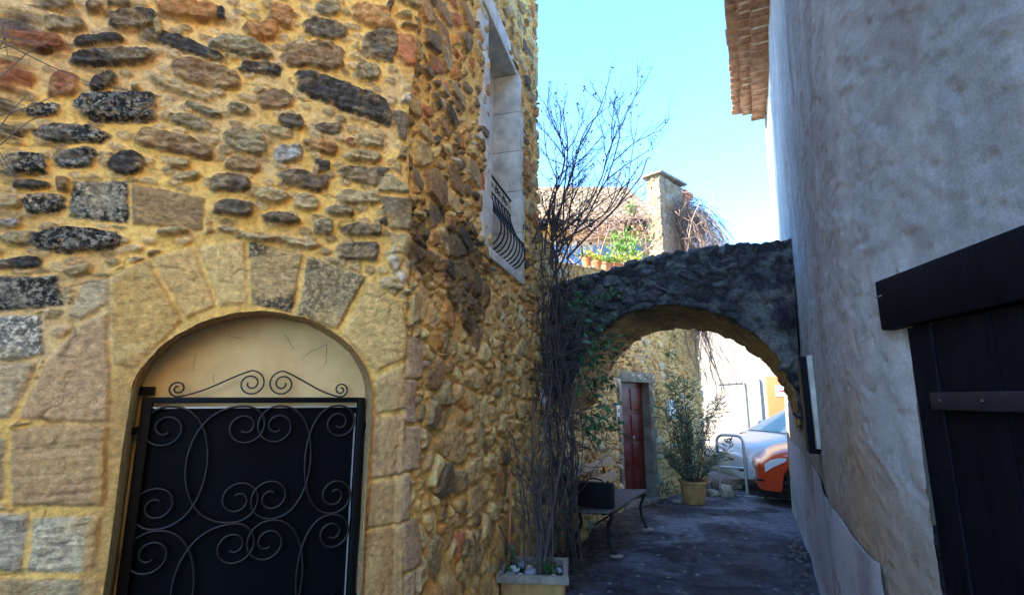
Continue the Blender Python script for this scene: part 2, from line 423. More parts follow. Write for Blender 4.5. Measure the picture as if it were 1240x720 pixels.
# ------------------------------------------------------------------ the rubble house on the left
C0 = np.array([-.56, 2.7]); A = np.array([.9, .436]); A = A/np.linalg.norm(A)
HP = Path([C0-A*7, C0, (.325, 5.87), (-4.6, 4.4)], zero=1, r=.085)
def gp(x, y): return on_wall(x, y, C0, A)
K_, D_, B_, R_, O_, T_, G_, W_, L_ = range(9)
PAL = {K_: (.12, .095, .07, .55), D_: (.23, .165, .1, .35), B_: (.4, .23, .1, .2), R_: (.42, .15, .06, .15),
       O_: (.62, .27, .08, .08), T_: (.66, .45, .2, .15), G_: (.5, .37, .18, .35), W_: (.7, .6, .48, .45), L_: (.36, .3, .21, 1.)}
S1 = [(30,38,40,33,0,D_),(140,15,38,17,0,D_),(230,25,22,12,0,B_),(288,10,30,12,0,G_),(328,50,60,24,0,K_),(462,28,78,28,8,O_),(160,62,55,18,3,G_),(55,80,35,20,0,K_),
(105,105,58,22,0,R_),(245,100,62,14,-4,K_),(275,143,105,20,-3,K_),(447,115,108,17,19,K_),(500,185,86,28,13,B_),(612,168,30,13,5,D_),(28,195,48,38,0,R_),(148,207,37,31,0,R_),
(250,200,38,15,-22,K_),(290,260,98,36,2,L_),(440,215,76,15,20,T_),(575,265,27,15,8,G_),(108,268,50,16,0,L_),(182,330,92,23,6,L_),(425,352,98,22,12,B_),(465,302,52,16,10,G_),
(492,270,50,11,15,G_),(600,345,58,28,8,G_),(65,400,52,28,0,L_),(185,388,56,24,0,L_),(312,398,46,31,0,K_),(430,400,30,12,3,T_),(450,430,36,11,3,T_),(555,448,44,21,3,G_),
(585,398,35,17,8,B_),(85,450,42,12,0,K_),(153,447,17,19,0,B_),(110,500,48,26,-5,L_),(30,490,30,20,0,T_),(565,508,45,18,3,D_),(60,575,62,20,0,G_),(185,583,105,28,0,L_),
(50,637,58,13,0,K_),(190,655,34,14,0,T_),(25,262,28,14,0,D_),(215,20,10,8,0,D_),(30,320,35,18,0,G_),(8,140,12,14,0,D_),(25,540,28,9,0,W_),(420,560,40,7,0,T_),(560,560,35,6,5,T_),(330,215,12,9,0,T_),(390,75,10,20,0,T_)]
S3 = [(48,12,50,20,0,T_),(275,25,35,16,8,G_),(160,38,31,26,20,O_),(112,76,40,25,0,O_),(268,75,60,26,15,D_),(245,138,76,36,8,B_),(68,118,82,20,13,G_),(110,170,50,14,8,K_),
(405,48,72,28,14,O_),(408,115,52,40,8,D_),(372,178,28,21,5,G_),(320,240,134,34,22,K_),(147,243,44,26,5,B_),(55,265,27,15,5,G_),(188,300,34,15,14,D_),(275,315,29,15,6,D_),
(75,345,54,32,5,G_),(155,320,42,13,14,T_),(180,373,35,22,0,W_),(265,360,35,14,8,O_),(330,345,13,12,0,R_),(375,343,36,16,8,T_),(362,380,40,12,5,T_),(262,402,19,14,0,K_),
(65,400,45,19,5,B_),(370,425,72,24,5,D_),(218,435,62,24,12,D_),(140,475,43,20,5,T_),(350,478,58,17,5,T_),(222,492,30,20,8,T_),(300,512,34,15,3,G_),(40,448,43,21,3,D_),
(50,505,43,16,3,D_),(165,532,54,13,5,D_),(262,550,22,17,0,G_),(360,560,48,16,4,D_),(350,612,54,25,5,D_),(440,690,45,15,3,T_),(110,575,60,8,8,T_),(200,585,60,10,8,T_),(418,540,20,10,10,K_),(430,20,16,14,10,D_),(15,40,12,18,0,K_),(205,105,10,12,0,T_),(245,410,7,9,0,T_),(225,350,10,8,0,T_)]
ell = []
for (lst, ox) in ((S1, 0), (S3, 260)):
    for (x, y, a, b, ang, k) in lst:
        X, Y = x/2+ox, y/2
        if lst is S3 and x < 60 and k in (T_,) and y < 30: continue
        if lst is S1 and X > 262+20 and y > 0 and x > 585: continue
        u, z = gp(X, Y); a_, b_ = a/2, b/2; r = radians(ang)
        e1 = np.array(gp(X+a_*cos(r), Y+a_*sin(r)))-(u, z); e2 = np.array(gp(X-b_*sin(r), Y+b_*cos(r)))-(u, z)
        ell.append((u, z, e1, e2, k))
poly = [([(137,332),(180,314),(222,390),(165,446),(138,440)],(.42,.27,.11,.1)),([(183,312),(235,300),(262,371),(226,388)],(.5,.33,.15,.1)),
([(239,299),(296,291),(300,369),(266,371)],(.5,.35,.17,.1)),([(301,293),(368,307),(352,378),(304,369)],(.3,.24,.16,.85)),([(374,309),(444,336),(408,400),(360,381)],(.34,.26,.16,.6)),
([(449,341),(488,372),(500,428),(455,450),(414,405)],(.46,.32,.15,.1)),([(501,434),(503,493),(455,500),(455,458)],(.4,.27,.15,.05)),
([(452,503),(499,501),(498,575),(448,580)],(.36,.23,.13,.05)),([(448,585),(496,581),(491,635),(444,640)],(.34,.21,.11,.05)),([(443,645),(490,640),(486,730),(437,730)],(.3,.18,.09,.1)),
([(98,394),(134,374),(132,512),(60,509),(24,506),(58,436)],(.4,.265,.165,.1)),([(82,382),(104,340),(134,336),(134,366),(98,388)],(.38,.31,.22,.2)),([(16,520),(50,514),(130,516),(127,612),(14,612)],(.34,.22,.13,.05)),
([(40,626),(122,624),(118,690),(36,690)],(.46,.4,.32,.3)),([(-30,622),(32,622),(28,690),(-30,690)],(.36,.32,.28,.3)),([(-30,530),(8,530),(4,604),(-30,604)],(.34,.3,.26,.3)),
([(-30,384),(50,381),(54,430),(12,438),(-30,436)],(.5,.48,.46,.8)),([(-30,441),(46,437),(14,506),(-30,506)],(.42,.32,.22,.2)),([(-30,334),(70,334),(76,370),(-30,378)],(.22,.21,.19,1.)),
([(-30,700),(118,698),(116,760),(-30,760)],(.3,.22,.14,.4)),([(92,222),(158,222),(158,272),(84,262)],(.28,.26,.23,1.)),([(160,224),(250,240),(246,280),(162,272)],(.27,.18,.1,.25)),
([(40,700),(120,700),(120,740),(40,740)],(.35,.28,.2,.3))]
polys = []
for pts, c in poly:
    q = np.array([gp(*p) for p in pts])
    ar = sum(q[i][0]*q[(i+1) % len(q)][1]-q[(i+1) % len(q)][0]*q[i][1] for i in range(len(q)))
    if ar < 0: q = q[::-1]
    polys.append((q, c))
oL = gp(160, 480)[0]; oR = gp(449, 480)[0]; oC = (oL+oR)/2; oW = (oR-oL)/2; zS = gp(160, 474)[1]-.03; zA = gp(300, 377)[1]; OW = oW
print('gate', oL, oR, zS, zA)
def gate_sdf(u, z):
    flare = 0*z
    dx = np.abs(u-oC)/(oW+flare); dz = np.maximum(z-zS, 0)/(zA-zS)
    return (np.sqrt(dx*dx+dz*dz)-1)*(zA-zS)*1.1
WU0, WU1, WZ0, WZ1 = 1.50, 2.40, 2.86, 5.12
def win_sdf(u, z): return np.maximum(np.abs(u-(WU0+WU1)/2)-(WU1-WU0)/2, np.abs(z-(WZ0+WZ1)/2)-(WZ1-WZ0)/2)-.06
def hsdf(u, z): return np.minimum(gate_sdf(u, z), win_sdf(u, z))
def rubble(u, z, seed, sx=9., sz=11., gap=.12, depth=.03, pal=None, wts=None, dark=None, mortar=(.42, .27, .1), warp=.035, alphas=1.):
    """coursed rubble by jittered cells: height and colour"""
    n = len(u)
    wu = u+(fbm(P3(u*5, z*5, seed), 3, seed)-.5)*warp*2; wz = z+(fbm(P3(u*5, z*5, seed+9), 3, seed+5)-.5)*warp*2
    big = vnoise(P3(u*1.5, z*1.5, seed), seed+77)
    wu = wu+(fbm(P3(u*19, z*19, seed), 3, seed+31)-.5)*.022; wz = wz+(fbm(P3(u*19, z*19, seed+4), 3, seed+35)-.5)*.018
    f1, f2, i = cell(P3(wu*sx*1.15, wz*sz*1.1), seed, 2, .95)
    b1, b2, ib = cell(P3(wu*sx*.56, wz*sz*.68), seed+50, 2, .95)
    useb = ib > .5; e = np.where(useb, (b2-b1)*1.5, np.minimum(f2-f1, (b2-b1)*1.7+.03)); i = np.where(useb, (ib*37) % 1, (i+ib) % 1); g = gap*(.5+1.3*big)
    s = sstep(g, g+.26, e)
    tilt = (((i*57) % 1)-.5)*(u*3 % 1*0+1); h = s*depth*(.45+.95*i)+(fbm(P3(u*26, z*26, i*9), 4, seed+3)-.5)*.016*(.4+s)
    pal = pal or [D_, B_, T_, R_, G_, O_, T_, B_, K_, W_]
    tab = np.array([PAL[k] for k in pal]); k = (i*7919 % 1*len(pal)).astype(int) % len(pal)
    if wts is not None:
        cum = np.cumsum(wts)/np.sum(wts); k = np.searchsorted(cum, (i*7919) % 1)
    c = tab[k].copy(); c[:, :3] *= (.75+.5*((i*131) % 1))[:, None]
    c[:, :3] *= (.55+.9*fbm(P3(u*16, z*16, i*5), 4, seed+8, .6))[:, None]; tn_ = sstep(.48, .66, fbm(P3(u*9, z*9, i*3), 3, seed+18)); c[:, :3] = mixc(c[:, :3], c[:, :3]*.35+np.array([.17, .11, .05]), tn_*.7); c[:, 3] *= alphas
    mc = np.array([*mortar, 0.])*1.; mcol = np.ones((n, 1))*mc; mcol[:, :3] *= (.78+.44*fbm(P3(u*6, z*6), 4, seed+6))[:, None]
    edge = sstep(g+.02, g+.13, e+(fbm(P3(u*30, z*30), 3, seed+2)-.5)*.14)
    # mortar smeared over some stones
    sm = sstep(.55, .7, fbm(P3(u*7, z*7, 5.), 4, seed+12))*.6
    C = mixc(mcol, c, edge*(1-sm*(1-s*.5)))
    return h, C
def house_fn(u, z):
    n = len(u)
    lo = (fbm(P3(u*2.2, z*2.2, 1.), 3, 1)-.5)*.05
    h = lo+(fbm(P3(u*9, z*9, 2.), 4, 2)-.5)*.022+(fbm(P3(u*40, z*40, 2.), 3, 3)-.5)*.005
    C = np.ones((n, 4))*np.array([.97, .575, .15, 0.]); C[:, :3] *= (.72+.56*fbm(P3(u*5, z*6), 5, 4, .6))[:, None]
    C[:, :3] = mixc(C[:, :3], col(.74, .5, .26), sstep(.52, .7, fbm(P3(u*2.6, z*2.6, 7.), 4, 14))*.55)
    # the gate front
    q, t, nn = HP.at(u)
    px, py = project(np.stack([q[:, 0], q[:, 1], z], 1))
    front = (u < np.where(z < 2.2, .02, -.1+.22*(fbm(P3(z*5, u*0), 2, 900)-.5))) & (px > -12) & (py > -14)
    fi = np.where(front)[0]; uf, zf = u[fi], z[fi]
    wu = uf+(fbm(P3(uf*9, zf*9, 3.), 4, 61)-.5)*.045; wz = zf+(fbm(P3(uf*9, zf*9, 8.), 4, 67)-.5)*.04
    H = h[fi].copy(); CC = C[fi].copy(); cov = np.zeros(len(fi))
    for k, (eu, ez, e1, e2, kind) in enumerate(ell):
        R = max(np.linalg.norm(e1), np.linalg.norm(e2))*1.4
        m = np.where((np.abs(wu-eu) < R) & (np.abs(wz-ez) < R))[0]
        if not len(m): continue
        du, dz = wu[m]-eu, wz[m]-ez; det = e1[0]*e2[1]-e1[1]*e2[0]
        a = (du*e2[1]-dz*e2[0])/det; b = (-du*e1[1]+dz*e1[0])/det
        pw = 2.3+1.6*((k*.618) % 1)
        d = (np.abs(a)**pw+np.abs(b)**pw)**(1/pw)
        d = d+(fbm(P3(uf[m]*17+k, zf[m]*23, k*1.3), 3, 69)-.5)*.34; s = sstep(1.02, .80, d); rough = (fbm(P3(uf[m]*34+k, zf[m]*50, k*1.3), 5, 70, .65)-.5)
        fc = cell(P3(uf[m]*17+k, zf[m]*26, k*1.), 800+k, 2)[0]; hs = h[fi[m]]*.5+.002+s*(.024+.02*((k*.37) % 1)+.022*(.45-fc))+rough*.034*s+.006*a*((k*.71) % 1-.5)
        H[m] = np.where(d < 1.1, np.maximum(H[m], hs*sstep(1.12, .95, d)+H[m]*(1-sstep(1.12, .95, d))), H[m])
        base = np.array(PAL[kind]); c = np.ones((len(m), 4))*base
        c[:, :3] *= (.35+1.3*fbm(P3(uf[m]*24, zf[m]*42, k*2.1), 5, 71, .62))[:, None]
        tint = sstep(.5, .68, fbm(P3(uf[m]*11, zf[m]*14, k*3.3), 3, 75)); c[:, :3] = mixc(c[:, :3], col(.3, .16, .06), tint*.45*(kind in (B_, D_, G_, O_)))
        smr = sstep(.5, .64, fbm(P3(uf[m]*13, zf[m]*15, k*.7), 4, 78))*.6*(1-s*.4); c[:, :3] = mixc(c[:, :3], col(.86, .54, .22), smr); ed = sstep(1.03, .9, d+(fbm(P3(uf[m]*24, zf[m]*24, k*1.), 3, 72)-.5)*.35)
        CC[m] = mixc(CC[m], c, ed); cov[m] = np.maximum(cov[m], s)
    wu2 = uf+(fbm(P3(uf*7, zf*7, 3.), 4, 81)-.5)*.02; wz2 = zf+(fbm(P3(uf*7, zf*7, 8.), 4, 87)-.5)*.02
    for k, (q_, c_) in enumerate(polys):
        d = np.full(len(fi), -9.)
        for i in range(len(q_)):
            p0, p1 = q_[i], q_[(i+1) % len(q_)]; e = (p1-p0)/np.linalg.norm(p1-p0)
            d = np.maximum(d, (wu2-p0[0])*e[1]-(wz2-p0[1])*e[0])
        m = np.where(d < .012)[0]; dd = d[m]
        s = sstep(.004, -.014, dd)
        pit = sstep(.6, .7, fbm(P3(uf[m]*55, zf[m]*40, k), 3, 91))*.004
        stri = (fbm(P3(uf[m]*9, zf[m]*70, k), 3, 92)-.5)*(.012 if k in (12, 13, 14) else .003)
        H[m] = H[m]*(1-s)+s*(lo[fi[m]]*.5+.014+(fbm(P3(uf[m]*8, zf[m]*8, k), 3, 90)-.5)*.014-pit+stri)
        c = np.ones((len(m), 4))*np.array(c_); c[:, :3] *= np.array([1.8, 1.6, 1.15]); c[:, :3] *= (.78+.44*fbm(P3(uf[m]*9, zf[m]*12, k*1.7), 5, 93, .65))[:, None]
        c[:, :3] *= (1-.35*(stri < -.002)*(k in (12, 13, 14)))[:, None]
        smear = sstep(.55, .62, fbm(P3(uf[m]*5, zf[m]*5, k), 4, 94))*(.75 if k < 7 else .35)
        c = mixc(c, np.array([.76, .47, .17, 0.]), smear)
        CC[m] = mixc(CC[m], c, sstep(.006, -.006, dd+(fbm(P3(uf[m]*30, zf[m]*30), 3, 95)-.5)*.014))
        cov[m] = 1
        # ochre coat on the left rim of the opening
    gs = gate_sdf(uf, zf)
    rim = sstep(.085, .06, gs+(fbm(P3(uf*9, zf*9), 3, 96)-.5)*.03)*(uf < oC-.2)*(zf < zS+.2)
    CC = mixc(CC, np.array([.66, .36, .11, 0.]), rim*.85)
    # small stones in the mortar between the traced ones
    f1, f2, i = cell(P3(wu*13, wz*19), 101, 2); sm = (i > .3)*(cov < .02)*(gs > .28)*sstep(.47, .3, f1+(fbm(P3(uf*30, zf*30), 3, 102)-.5)*.16)
    H = H+sm*(.006+.012*((i*17) % 1)); ck_ = (.55+.9*((i*53) % 1))*(.7+.6*fbm(P3(uf*30, zf*40), 3, 103)); CC = mixc(CC, np.stack([.62*ck_, .4*ck_, .19*ck_, .25+0*i], 1), sm*.75)
    h[fi] = H; C[fi] = CC
    # hairline cracks over the arch
    crk = sstep(.008, 0, np.abs(fbm(P3(u*1.7, z*2.4, 11.), 5, 111)-.5))*front*(gate_sdf(u, z) > .2)
    h -= crk*.004; C[:, :3] *= (1-.5*crk)[:, None]
    # the alley face and everything outside the traced area
    ri = np.where(~front)[0]; ur, zr = u[ri], z[ri]
    up = sstep(1.9, 2.9, zr)
    hA, CA = rubble(ur, zr, 7, 7.4, 8.6, .13, .036, pal=[D_, B_, T_, R_, G_, O_, K_, W_, T_], wts=[.17, .17, .2, .08, .17, .06, .06, .04, .05], mortar=(.79, .45, .135))
    hB, CB = rubble(ur, zr, 27, 8.2, 8., .10, .034, pal=[T_, B_, T_, G_, D_, R_, W_, O_], wts=[.34, .15, .24, .14, .05, .01, .03, .04], mortar=(.79, .455, .145), alphas=.7)
    hm = hA*up+hB*(1-up); CM = mixc(CB, CA, up)
    CM[:, :3] = np.minimum(CM[:, :3]*np.array([1.3, 1.24, 1.12]), .93)  # alley face lightened in its colour, standing in for missing bounce light
    # black crust under the window and at the corner
    blk = np.exp(-((ur-1.0)/.7)**2-((zr-2.55)/.38)**2)*1.1+np.exp(-((ur-.1)/.2)**2-((zr-2.5)/.35)**2)*.7+.35*sstep(.5, .8, fbm(P3(ur*1.2, zr*.8), 3, 131))
    blk = sstep(.5, .72, blk*(.1+1.75*fbm(P3(ur*8, zr*7), 5, 130, .65)))
    CM[:, :3] = mixc(CM[:, :3], CM[:, :3]*.22+.012, blk*.9)
    # tan dressed quoins low at the corner, whitish one beside the voussoirs
    qz = np.floor((zr-.1)/.235); qw = .06+.2*_h(qz.astype(int), qz.astype(int)*0+3, qz.astype(int)*0, 8); inq = (ur > .0) & (ur < qw+(fbm(P3(ur*9, zr*9), 2, 143)-.5)*.03) & (zr < 1.98)
    fz = (zr-.1)/.235-qz; dq = np.minimum(np.minimum(fz, 1-fz)*.235, qw-ur)+(fbm(P3(ur*12, zr*12), 3, 140)-.5)*.02
    qs = sstep(0, .014, dq)*inq
    inq = inq*1.; hm = hm*(1-inq)+inq*(qs*.016+(fbm(P3(ur*8, zr*8), 4, 141)-.5)*.02)
    qc = mixc(col(.58, .34, .18), col(.74, .48, .26), _h(qz.astype(int), qz.astype(int)*0, qz.astype(int)*0, 5))*(.75+.5*fbm(P3(ur*10, zr*10), 4, 142))[:, None]
    qq = np.concatenate([qc, np.full((len(ur), 1), .15)], 1); CM = mixc(CM, np.where(qs[:, None] > .4, qq, np.array([.7, .44, .16, 0.])), inq*.92)
    h[ri] = hm+lo[ri]*.8; C[ri] = CM
    h += (fbm(P3(z*2.2, u*0), 3, 901)-.5)*.11*np.exp(-(u/.16)**2)
    return h, C
def house_shift(u, z):
    k = np.clip(1-np.abs(u)/3.3, 0, 1); k = np.where(u < 0, np.clip(1+u/.8, 0, 1)**1*0, k)
    return np.where(u >= 0, -.05*(z-1.65)*k, 0)
us = np.concatenate([np.arange(-7.6, -1.66, .12), np.arange(-1.66, -.02, .0062), np.arange(-.02, 3.42, .0105), np.arange(3.42, 8, .15)])
zs = np.concatenate([np.arange(-.1, .7, .04), np.arange(.7, 4.25, .0065), np.arange(4.25, 7.1, .0135), np.arange(7.1, 11.2, .12)])
house = thing('stone_house', 'tall ochre rubble stone house with arched iron gate and a bowed window balcony', 'house', (C0[0], C0[1], 0))
sheet('wall', HP, us, zs, house_fn, M['rubble'], house, hole=hsdf, shift=house_shift)
bk = MB(); q1 = HP.pt(-7.6, 0, -.1); q2 = HP.pt(8, 0, -.1)
ru = np.concatenate([[-7.6], [0], [3.28], [8]])
pl = [HP.pt(x, 0, -.12) for x in (-7.6, -.03, 3.26, 8)]
bk.add([(p.x, p.y, z) for z in (0, 11.05) for p in pl], [(4, 5, 6, 7), (3, 0, 4, 7)])
bk.build('roof', M['tile_dark'], house)

# reveal of the gate opening, following the arch
def arc_pts(n=60, z0=0.0, grow=0.):
    pts = [(oC-oW-grow, z0+(zS-z0)*i/8) for i in range(8)]
    pts += [(oC-(oW+grow)*cos(pi*i/n), zS+(zA-zS+grow)*sin(pi*i/n)) for i in range(n+1)]
    pts += [(oC+oW+grow, z0+(zS-z0)*i/8) for i in range(7, -1, -1)]
    return pts
rv = MB(); ap = arc_pts(90, 0, .0); K = 10
offs = np.linspace(.03, -.17, K)
V = []
for (u_, z_) in ap:
    for o_ in offs: V.append((u_, z_, o_))
V = np.array(V); nz_ = (fbm(np.stack([V[:, 0]*14, V[:, 1]*14, V[:, 2]*14], 1), 4, 201)-.5)*.022
cu, cz = V[:, 0]-oC, np.maximum(V[:, 1]-zS, 0); L = np.sqrt(cu**2+cz**2)
V[:, 0] -= cu/L*nz_; V[:, 1] -= cz/L*nz_
W3 = np.array([HP.pt(a, b, c) for a, b, c in V])
idx = np.arange(len(ap)*K).reshape(len(ap), K)
F = np.stack([idx[:-1, :-1], idx[1:, :-1], idx[1:, 1:], idx[:-1, 1:]], -1).reshape(-1, 4)
cc = np.ones((len(V), 4))*np.array([.5, .3, .13, .1]); cc[:, :3] *= (.7+.6*fbm(np.stack([V[:, 0]*9, V[:, 1]*9, V[:, 2]*9], 1), 4, 203))[:, None]
cc[:, :3] = mixc(cc[:, :3], col(.5, .44, .2), ((V[:, 0] < oC) & (V[:, 1] < zS+.05))*.6)
np_mesh('arch_reveal', W3, F, cc, M['rubble'], house)
# cream tympanum behind the crest
ty = MB(); tp = arc_pts(40, 1.0, .03)
ty.prism(tp, -.155, -.2, lambda p, q, h: HP.pt(p, q, h)); tyo = ty.build('tympanum', M['cream'], house)
ck = MB(); random.seed(4)
for (x0, y0, ang, n) in ((232, 425, 1.57, 5), (345, 400, .9, 5), (290, 405, 3.4, 4), (370, 430, -.5, 6), (400, 412, 1.6, 6), (255, 452, 1.6, 3)):
    p = [x0, y0]; pts = []
    for k in range(n):
        u_, z_ = gp(*p); pts.append(HP.pt(u_, z_, -.1535)); p = [p[0]+6*cos(ang)+random.uniform(-2, 2), p[1]+6*sin(ang)+random.uniform(-2, 2)]
    ck.tube(pts, .0008, 4)
pieces(ck, 'crack', M['stem'], house)
# the gate
GO = .105
def gq(x, y, off=0):
    r = ray(x, y); n_ = np.array([A[1], -A[0]]); O = C0-n_*GO
    t = (O@n_)/(r[0]*n_[0]+r[1]*n_[1]); p = np.array([r[0]*t, r[1]*t]); return (p-O)@A, CAMH+r[2]*t
def gw(u_, z_, off=0): 
    n_ = np.array([A[1], -A[0]]); p = C0-n_*(GO-off)+A*u_; return Vector((p[0], p[1], z_))
gl = gq(168, 520)[0]; gr = gq(440, 520)[0]; gt = gq(300, 481)[1]; RG = Matrix.Rotation(atan2(A[1], A[0]), 3, 'Z')
print('gate', gl, gr, gt)
gate = MB(); gate.box(gw((gl+gr)/2, gt/2-.02, -.02), (gr-gl-.02, .006, gt-.06), RG); gate = gate.build('gate', M['sheet'], house)
fr = MB()
for u_, w_ in ((gl+.02, .04), (gr-.02, .035)): fr.box(gw(u_, gt/2+.005, 0), (w_, .04, gt-.01), RG, .004)
fr.box(gw((gl+gr)/2, gt-.012, 0), (gr-gl-.06, .034, .026), RG, .004); fr.box(gw((gl+gr)/2, .1, 0), (gr-gl-.06, .034, .03), RG, .004)
fr.build('gate_frame', M['blackpaint'], gate, True, 40)
li = MB(); li.box(gw((gl+gr)/2, gt-.045, .0), (gr-gl-.08, .012, .006), RG); li.box(gw(gr-.046, gt/2-.03, 0), (.006, .012, gt-.1), RG); pieces(li, 'inner_edge', M['galv'], gate)
hn = MB()
for z_ in (gt-.14, gt-.95):
    hn.box(gw(gr+.02, z_, .0), (.05, .03, .03), RG, .003); hn.box(gw(gl-.02, z_, .0), (.05, .03, .03), RG, .003)
hn.box(gw(gl+.0, gt+.03, -.02), (.075, .05, .035), RG, .004)
pieces(hn, 'hinge', M['blackpaint'], gate)
px2m = (gr-gl)/272.
def spiral(cx, cz, R, a0, turns, d, k=.22, n=46):
    """points from the outer end (angle a0) inwards"""
    return [(cx+R*(1-(1-k)*i/n)*cos(a0+d*2*pi*turns*i/n), cz+R*(1-(1-k)*i/n)*sin(a0+d*2*pi*turns*i/n)) for i in range(n+1)]
def cscroll(ux, zt_, Hh, bul, Rr, sgn):
    """C scroll: ends spiral at ux; belly reaches ux+sgn*bul"""
    zm = zt_-Hh/2
    mid = [(ux+sgn*bul*sin(pi*i/40)**.8 if 0 < i < 40 else ux, zm+Hh/2*cos(pi*i/40)) for i in range(41)]
    top = spiral(ux, zt_-Rr, Rr, pi/2, 1.6, sgn)
    bot = spiral(ux, zt_-Hh+Rr, Rr, -pi/2, 1.6, -sgn)
    return top[::-1]+mid[1:-1]+bot
sc = MB(); H_ = 146*px2m
for row in range(4):
    zt_ = gt-.04-row*(H_+.006)
    for (x, s_, bl) in ((203, 1, 50), (298, -1, 62), (337, 1, 46), (411, -1, 42)):
        u_ = gq(x, 500)[0]
        sc.tube([gw(p, q, .008) for p, q in cscroll(u_, zt_, H_, bl*px2m, 27*px2m if x < 400 else 24*px2m, s_)], .0055, 6)
sc.build('scrollwork', M['scroll'], gate, True)
cr = MB()
cu_, ct = gq(323, 448)[0], gq(323, 448)[1]
for s_, ex in ((-1, 216), (1, 413)):
    ix = gq(323+s_*19, 465)[0]; eu = gq(ex, 466)[0]; R1 = .056; R2 = .038; zb = gt
    a = spiral(ix, zb+.066, .062, pi/2, 1.8, s_)
    # from centre joint, over the top and down the long line to the end spiral
    end = spiral(eu, zb+R2+.002, R2, (-pi/2-.5*s_), 1.6, s_)
    lin = [(a[0][0]+(end[0][0]-a[0][0])*t, a[0][1]+(end[0][1]-a[0][1])*(1-cos(pi*t))/2*.35+(end[0][1]-a[0][1])*t*.65-.006*sin(pi*t)) for t in np.linspace(.06, .94, 12)]
    cr.tube([gw(p, q, .0) for p, q in a[::-1]+lin+end], .0042, 6)
cr.build('crest', M['scroll'], gate, True)

# the window in the alley face
def hb(u0, u1, z0, z1, o0, o1, mb, bev=.004):
    c = HP.pt((u0+u1)/2, (z0+z1)/2, (o0+o1)/2); q, t, n = HP.at((u0+u1)/2)
    sh = house_shift(np.array([(u0+u1)/2]), np.array([(z0+z1)/2]))[0]; c.x += n[0, 0]*sh; c.y += n[0, 1]*sh
    mb.box(c, (u1-u0, abs(o1-o0), z1-z0), Matrix.Rotation(atan2(t[0, 1], t[0, 0]), 3, 'Z'), bev)
win = MB(); hb(WU0-.03, WU1+.03, WZ0-.03, WZ1+.03, -.34, -.36, win, 0); win = win.build('window', M['glass_dark'], house)
sr = MB()
for k in range(5):   # far jamb blocks, near jamb blocks, one above the other
    z0 = WZ0+(WZ1-WZ0)*k/5; z1 = WZ0+(WZ1-WZ0)*(k+1)/5-.004
    hb(WU1, WU1+.10+.05*(k % 2), z0, z1, -.35, .035, sr, .008); hb(WU0-.14-.1*((k+1) % 2), WU0, z0, z1, -.35, .035, sr, .008)
hb(WU0-.2, WU1+.14, WZ1, WZ1+.22, -.35, .037, sr, .008); hb(WU0-.12, WU1+.1, WZ0-.09, WZ0-.004, -.35, .04, sr, .008)
sr.build('stone_surround', M['limestone'], win, True, 35)
wf = MB()
for (a, b, c_, d_) in ((WU0, WU0+.06, WZ0, WZ1), (WU1-.06, WU1, WZ0, WZ1), ((WU0+WU1)/2-.04, (WU0+WU1)/2+.04, WZ0, WZ1), (WU0+.06, WU1-.06, WZ1-.06, WZ1), (WU0+.06, WU1-.06, WZ0, WZ0+.1), (WU0+.06, WU1-.06, 4.3, 4.36)):
    hb(a, b, c_, d_, -.27, -.33, wf)
wf.build('window_frame', M['white_frame'], win)
bal = MB()
for z_, r_ in ((3.66, .013), (3.50, .009), (3.02, .008)):
    o_ = -.075 if z_ > 3.1 else -.21
    bal.tube([HP.pt(WU0+.0+(WU1-WU0)*k/8, z_, o_-.03) for k in range(9)], r_, 6)
fr0 = MB(); fr0.v, fr0.f = bal.v, bal.f; bal = MB().tube([HP.pt(WU0+(WU1-WU0)*k/8, 3.58, -.105) for k in range(9)], .004, 5).build('balcony', M['iron'], house, True); pieces(fr0, 'rail', M['iron'], bal, True)
bb = MB(); nb = 9
for k in range(nb):
    u_ = WU0+.05+(WU1-WU0-.08)*k/(nb-1); pts = []
    for j in range(26):
        s_ = j/25
        if s_ < .3: z_ = 3.50-.30*(s_/.3); o_ = -.105+.107*(s_/.3)**1.6
        else:
            a = radians(42-200*(s_-.3)/.7); z_ = 3.085+.175*sin(a); o_ = -.10+.155*cos(a)
        pts.append(HP.pt(u_, z_, o_))
    bb.tube(pts, .008, 6)
pieces(bb, 'baluster', M['iron'], bal, True)
ro = MB()
for k in range(3):
    u_ = WU0+.2+.24*k
    for s_ in (-1, 1):
        ro.tube([HP.pt(u_+s_*.05+p, 3.58+q, -.105) for p, q in spiral(0, 0, .05, pi/2, 1.3, s_, n=18)], .004, 4)
pieces(ro, 'scroll', M['iron'], bal, True)
# grey meter box and cable by the far corner
mb = MB(); mb.box(HP.pt(3.2, 1.66, .05), (.06, .06, .14), Matrix.Rotation(atan2(.963, .269), 3, 'Z'), .008)
o = mb.build('junction_box', M['white_frame'], None, True, 40); tag(o, 'small pale junction box fixed near the far edge of the rubble house', 'box')
cb = MB(); cb.tube([HP.pt(3.2+.01*sin(k*2), 1.73+k*.16, .05+.012*sin(k*1.3)) for k in range(14)], .006, 5)
o = cb.build('cable', M['blackplastic'], None, True); tag(o, 'thin black cable rising from the pale junction box', 'cable')
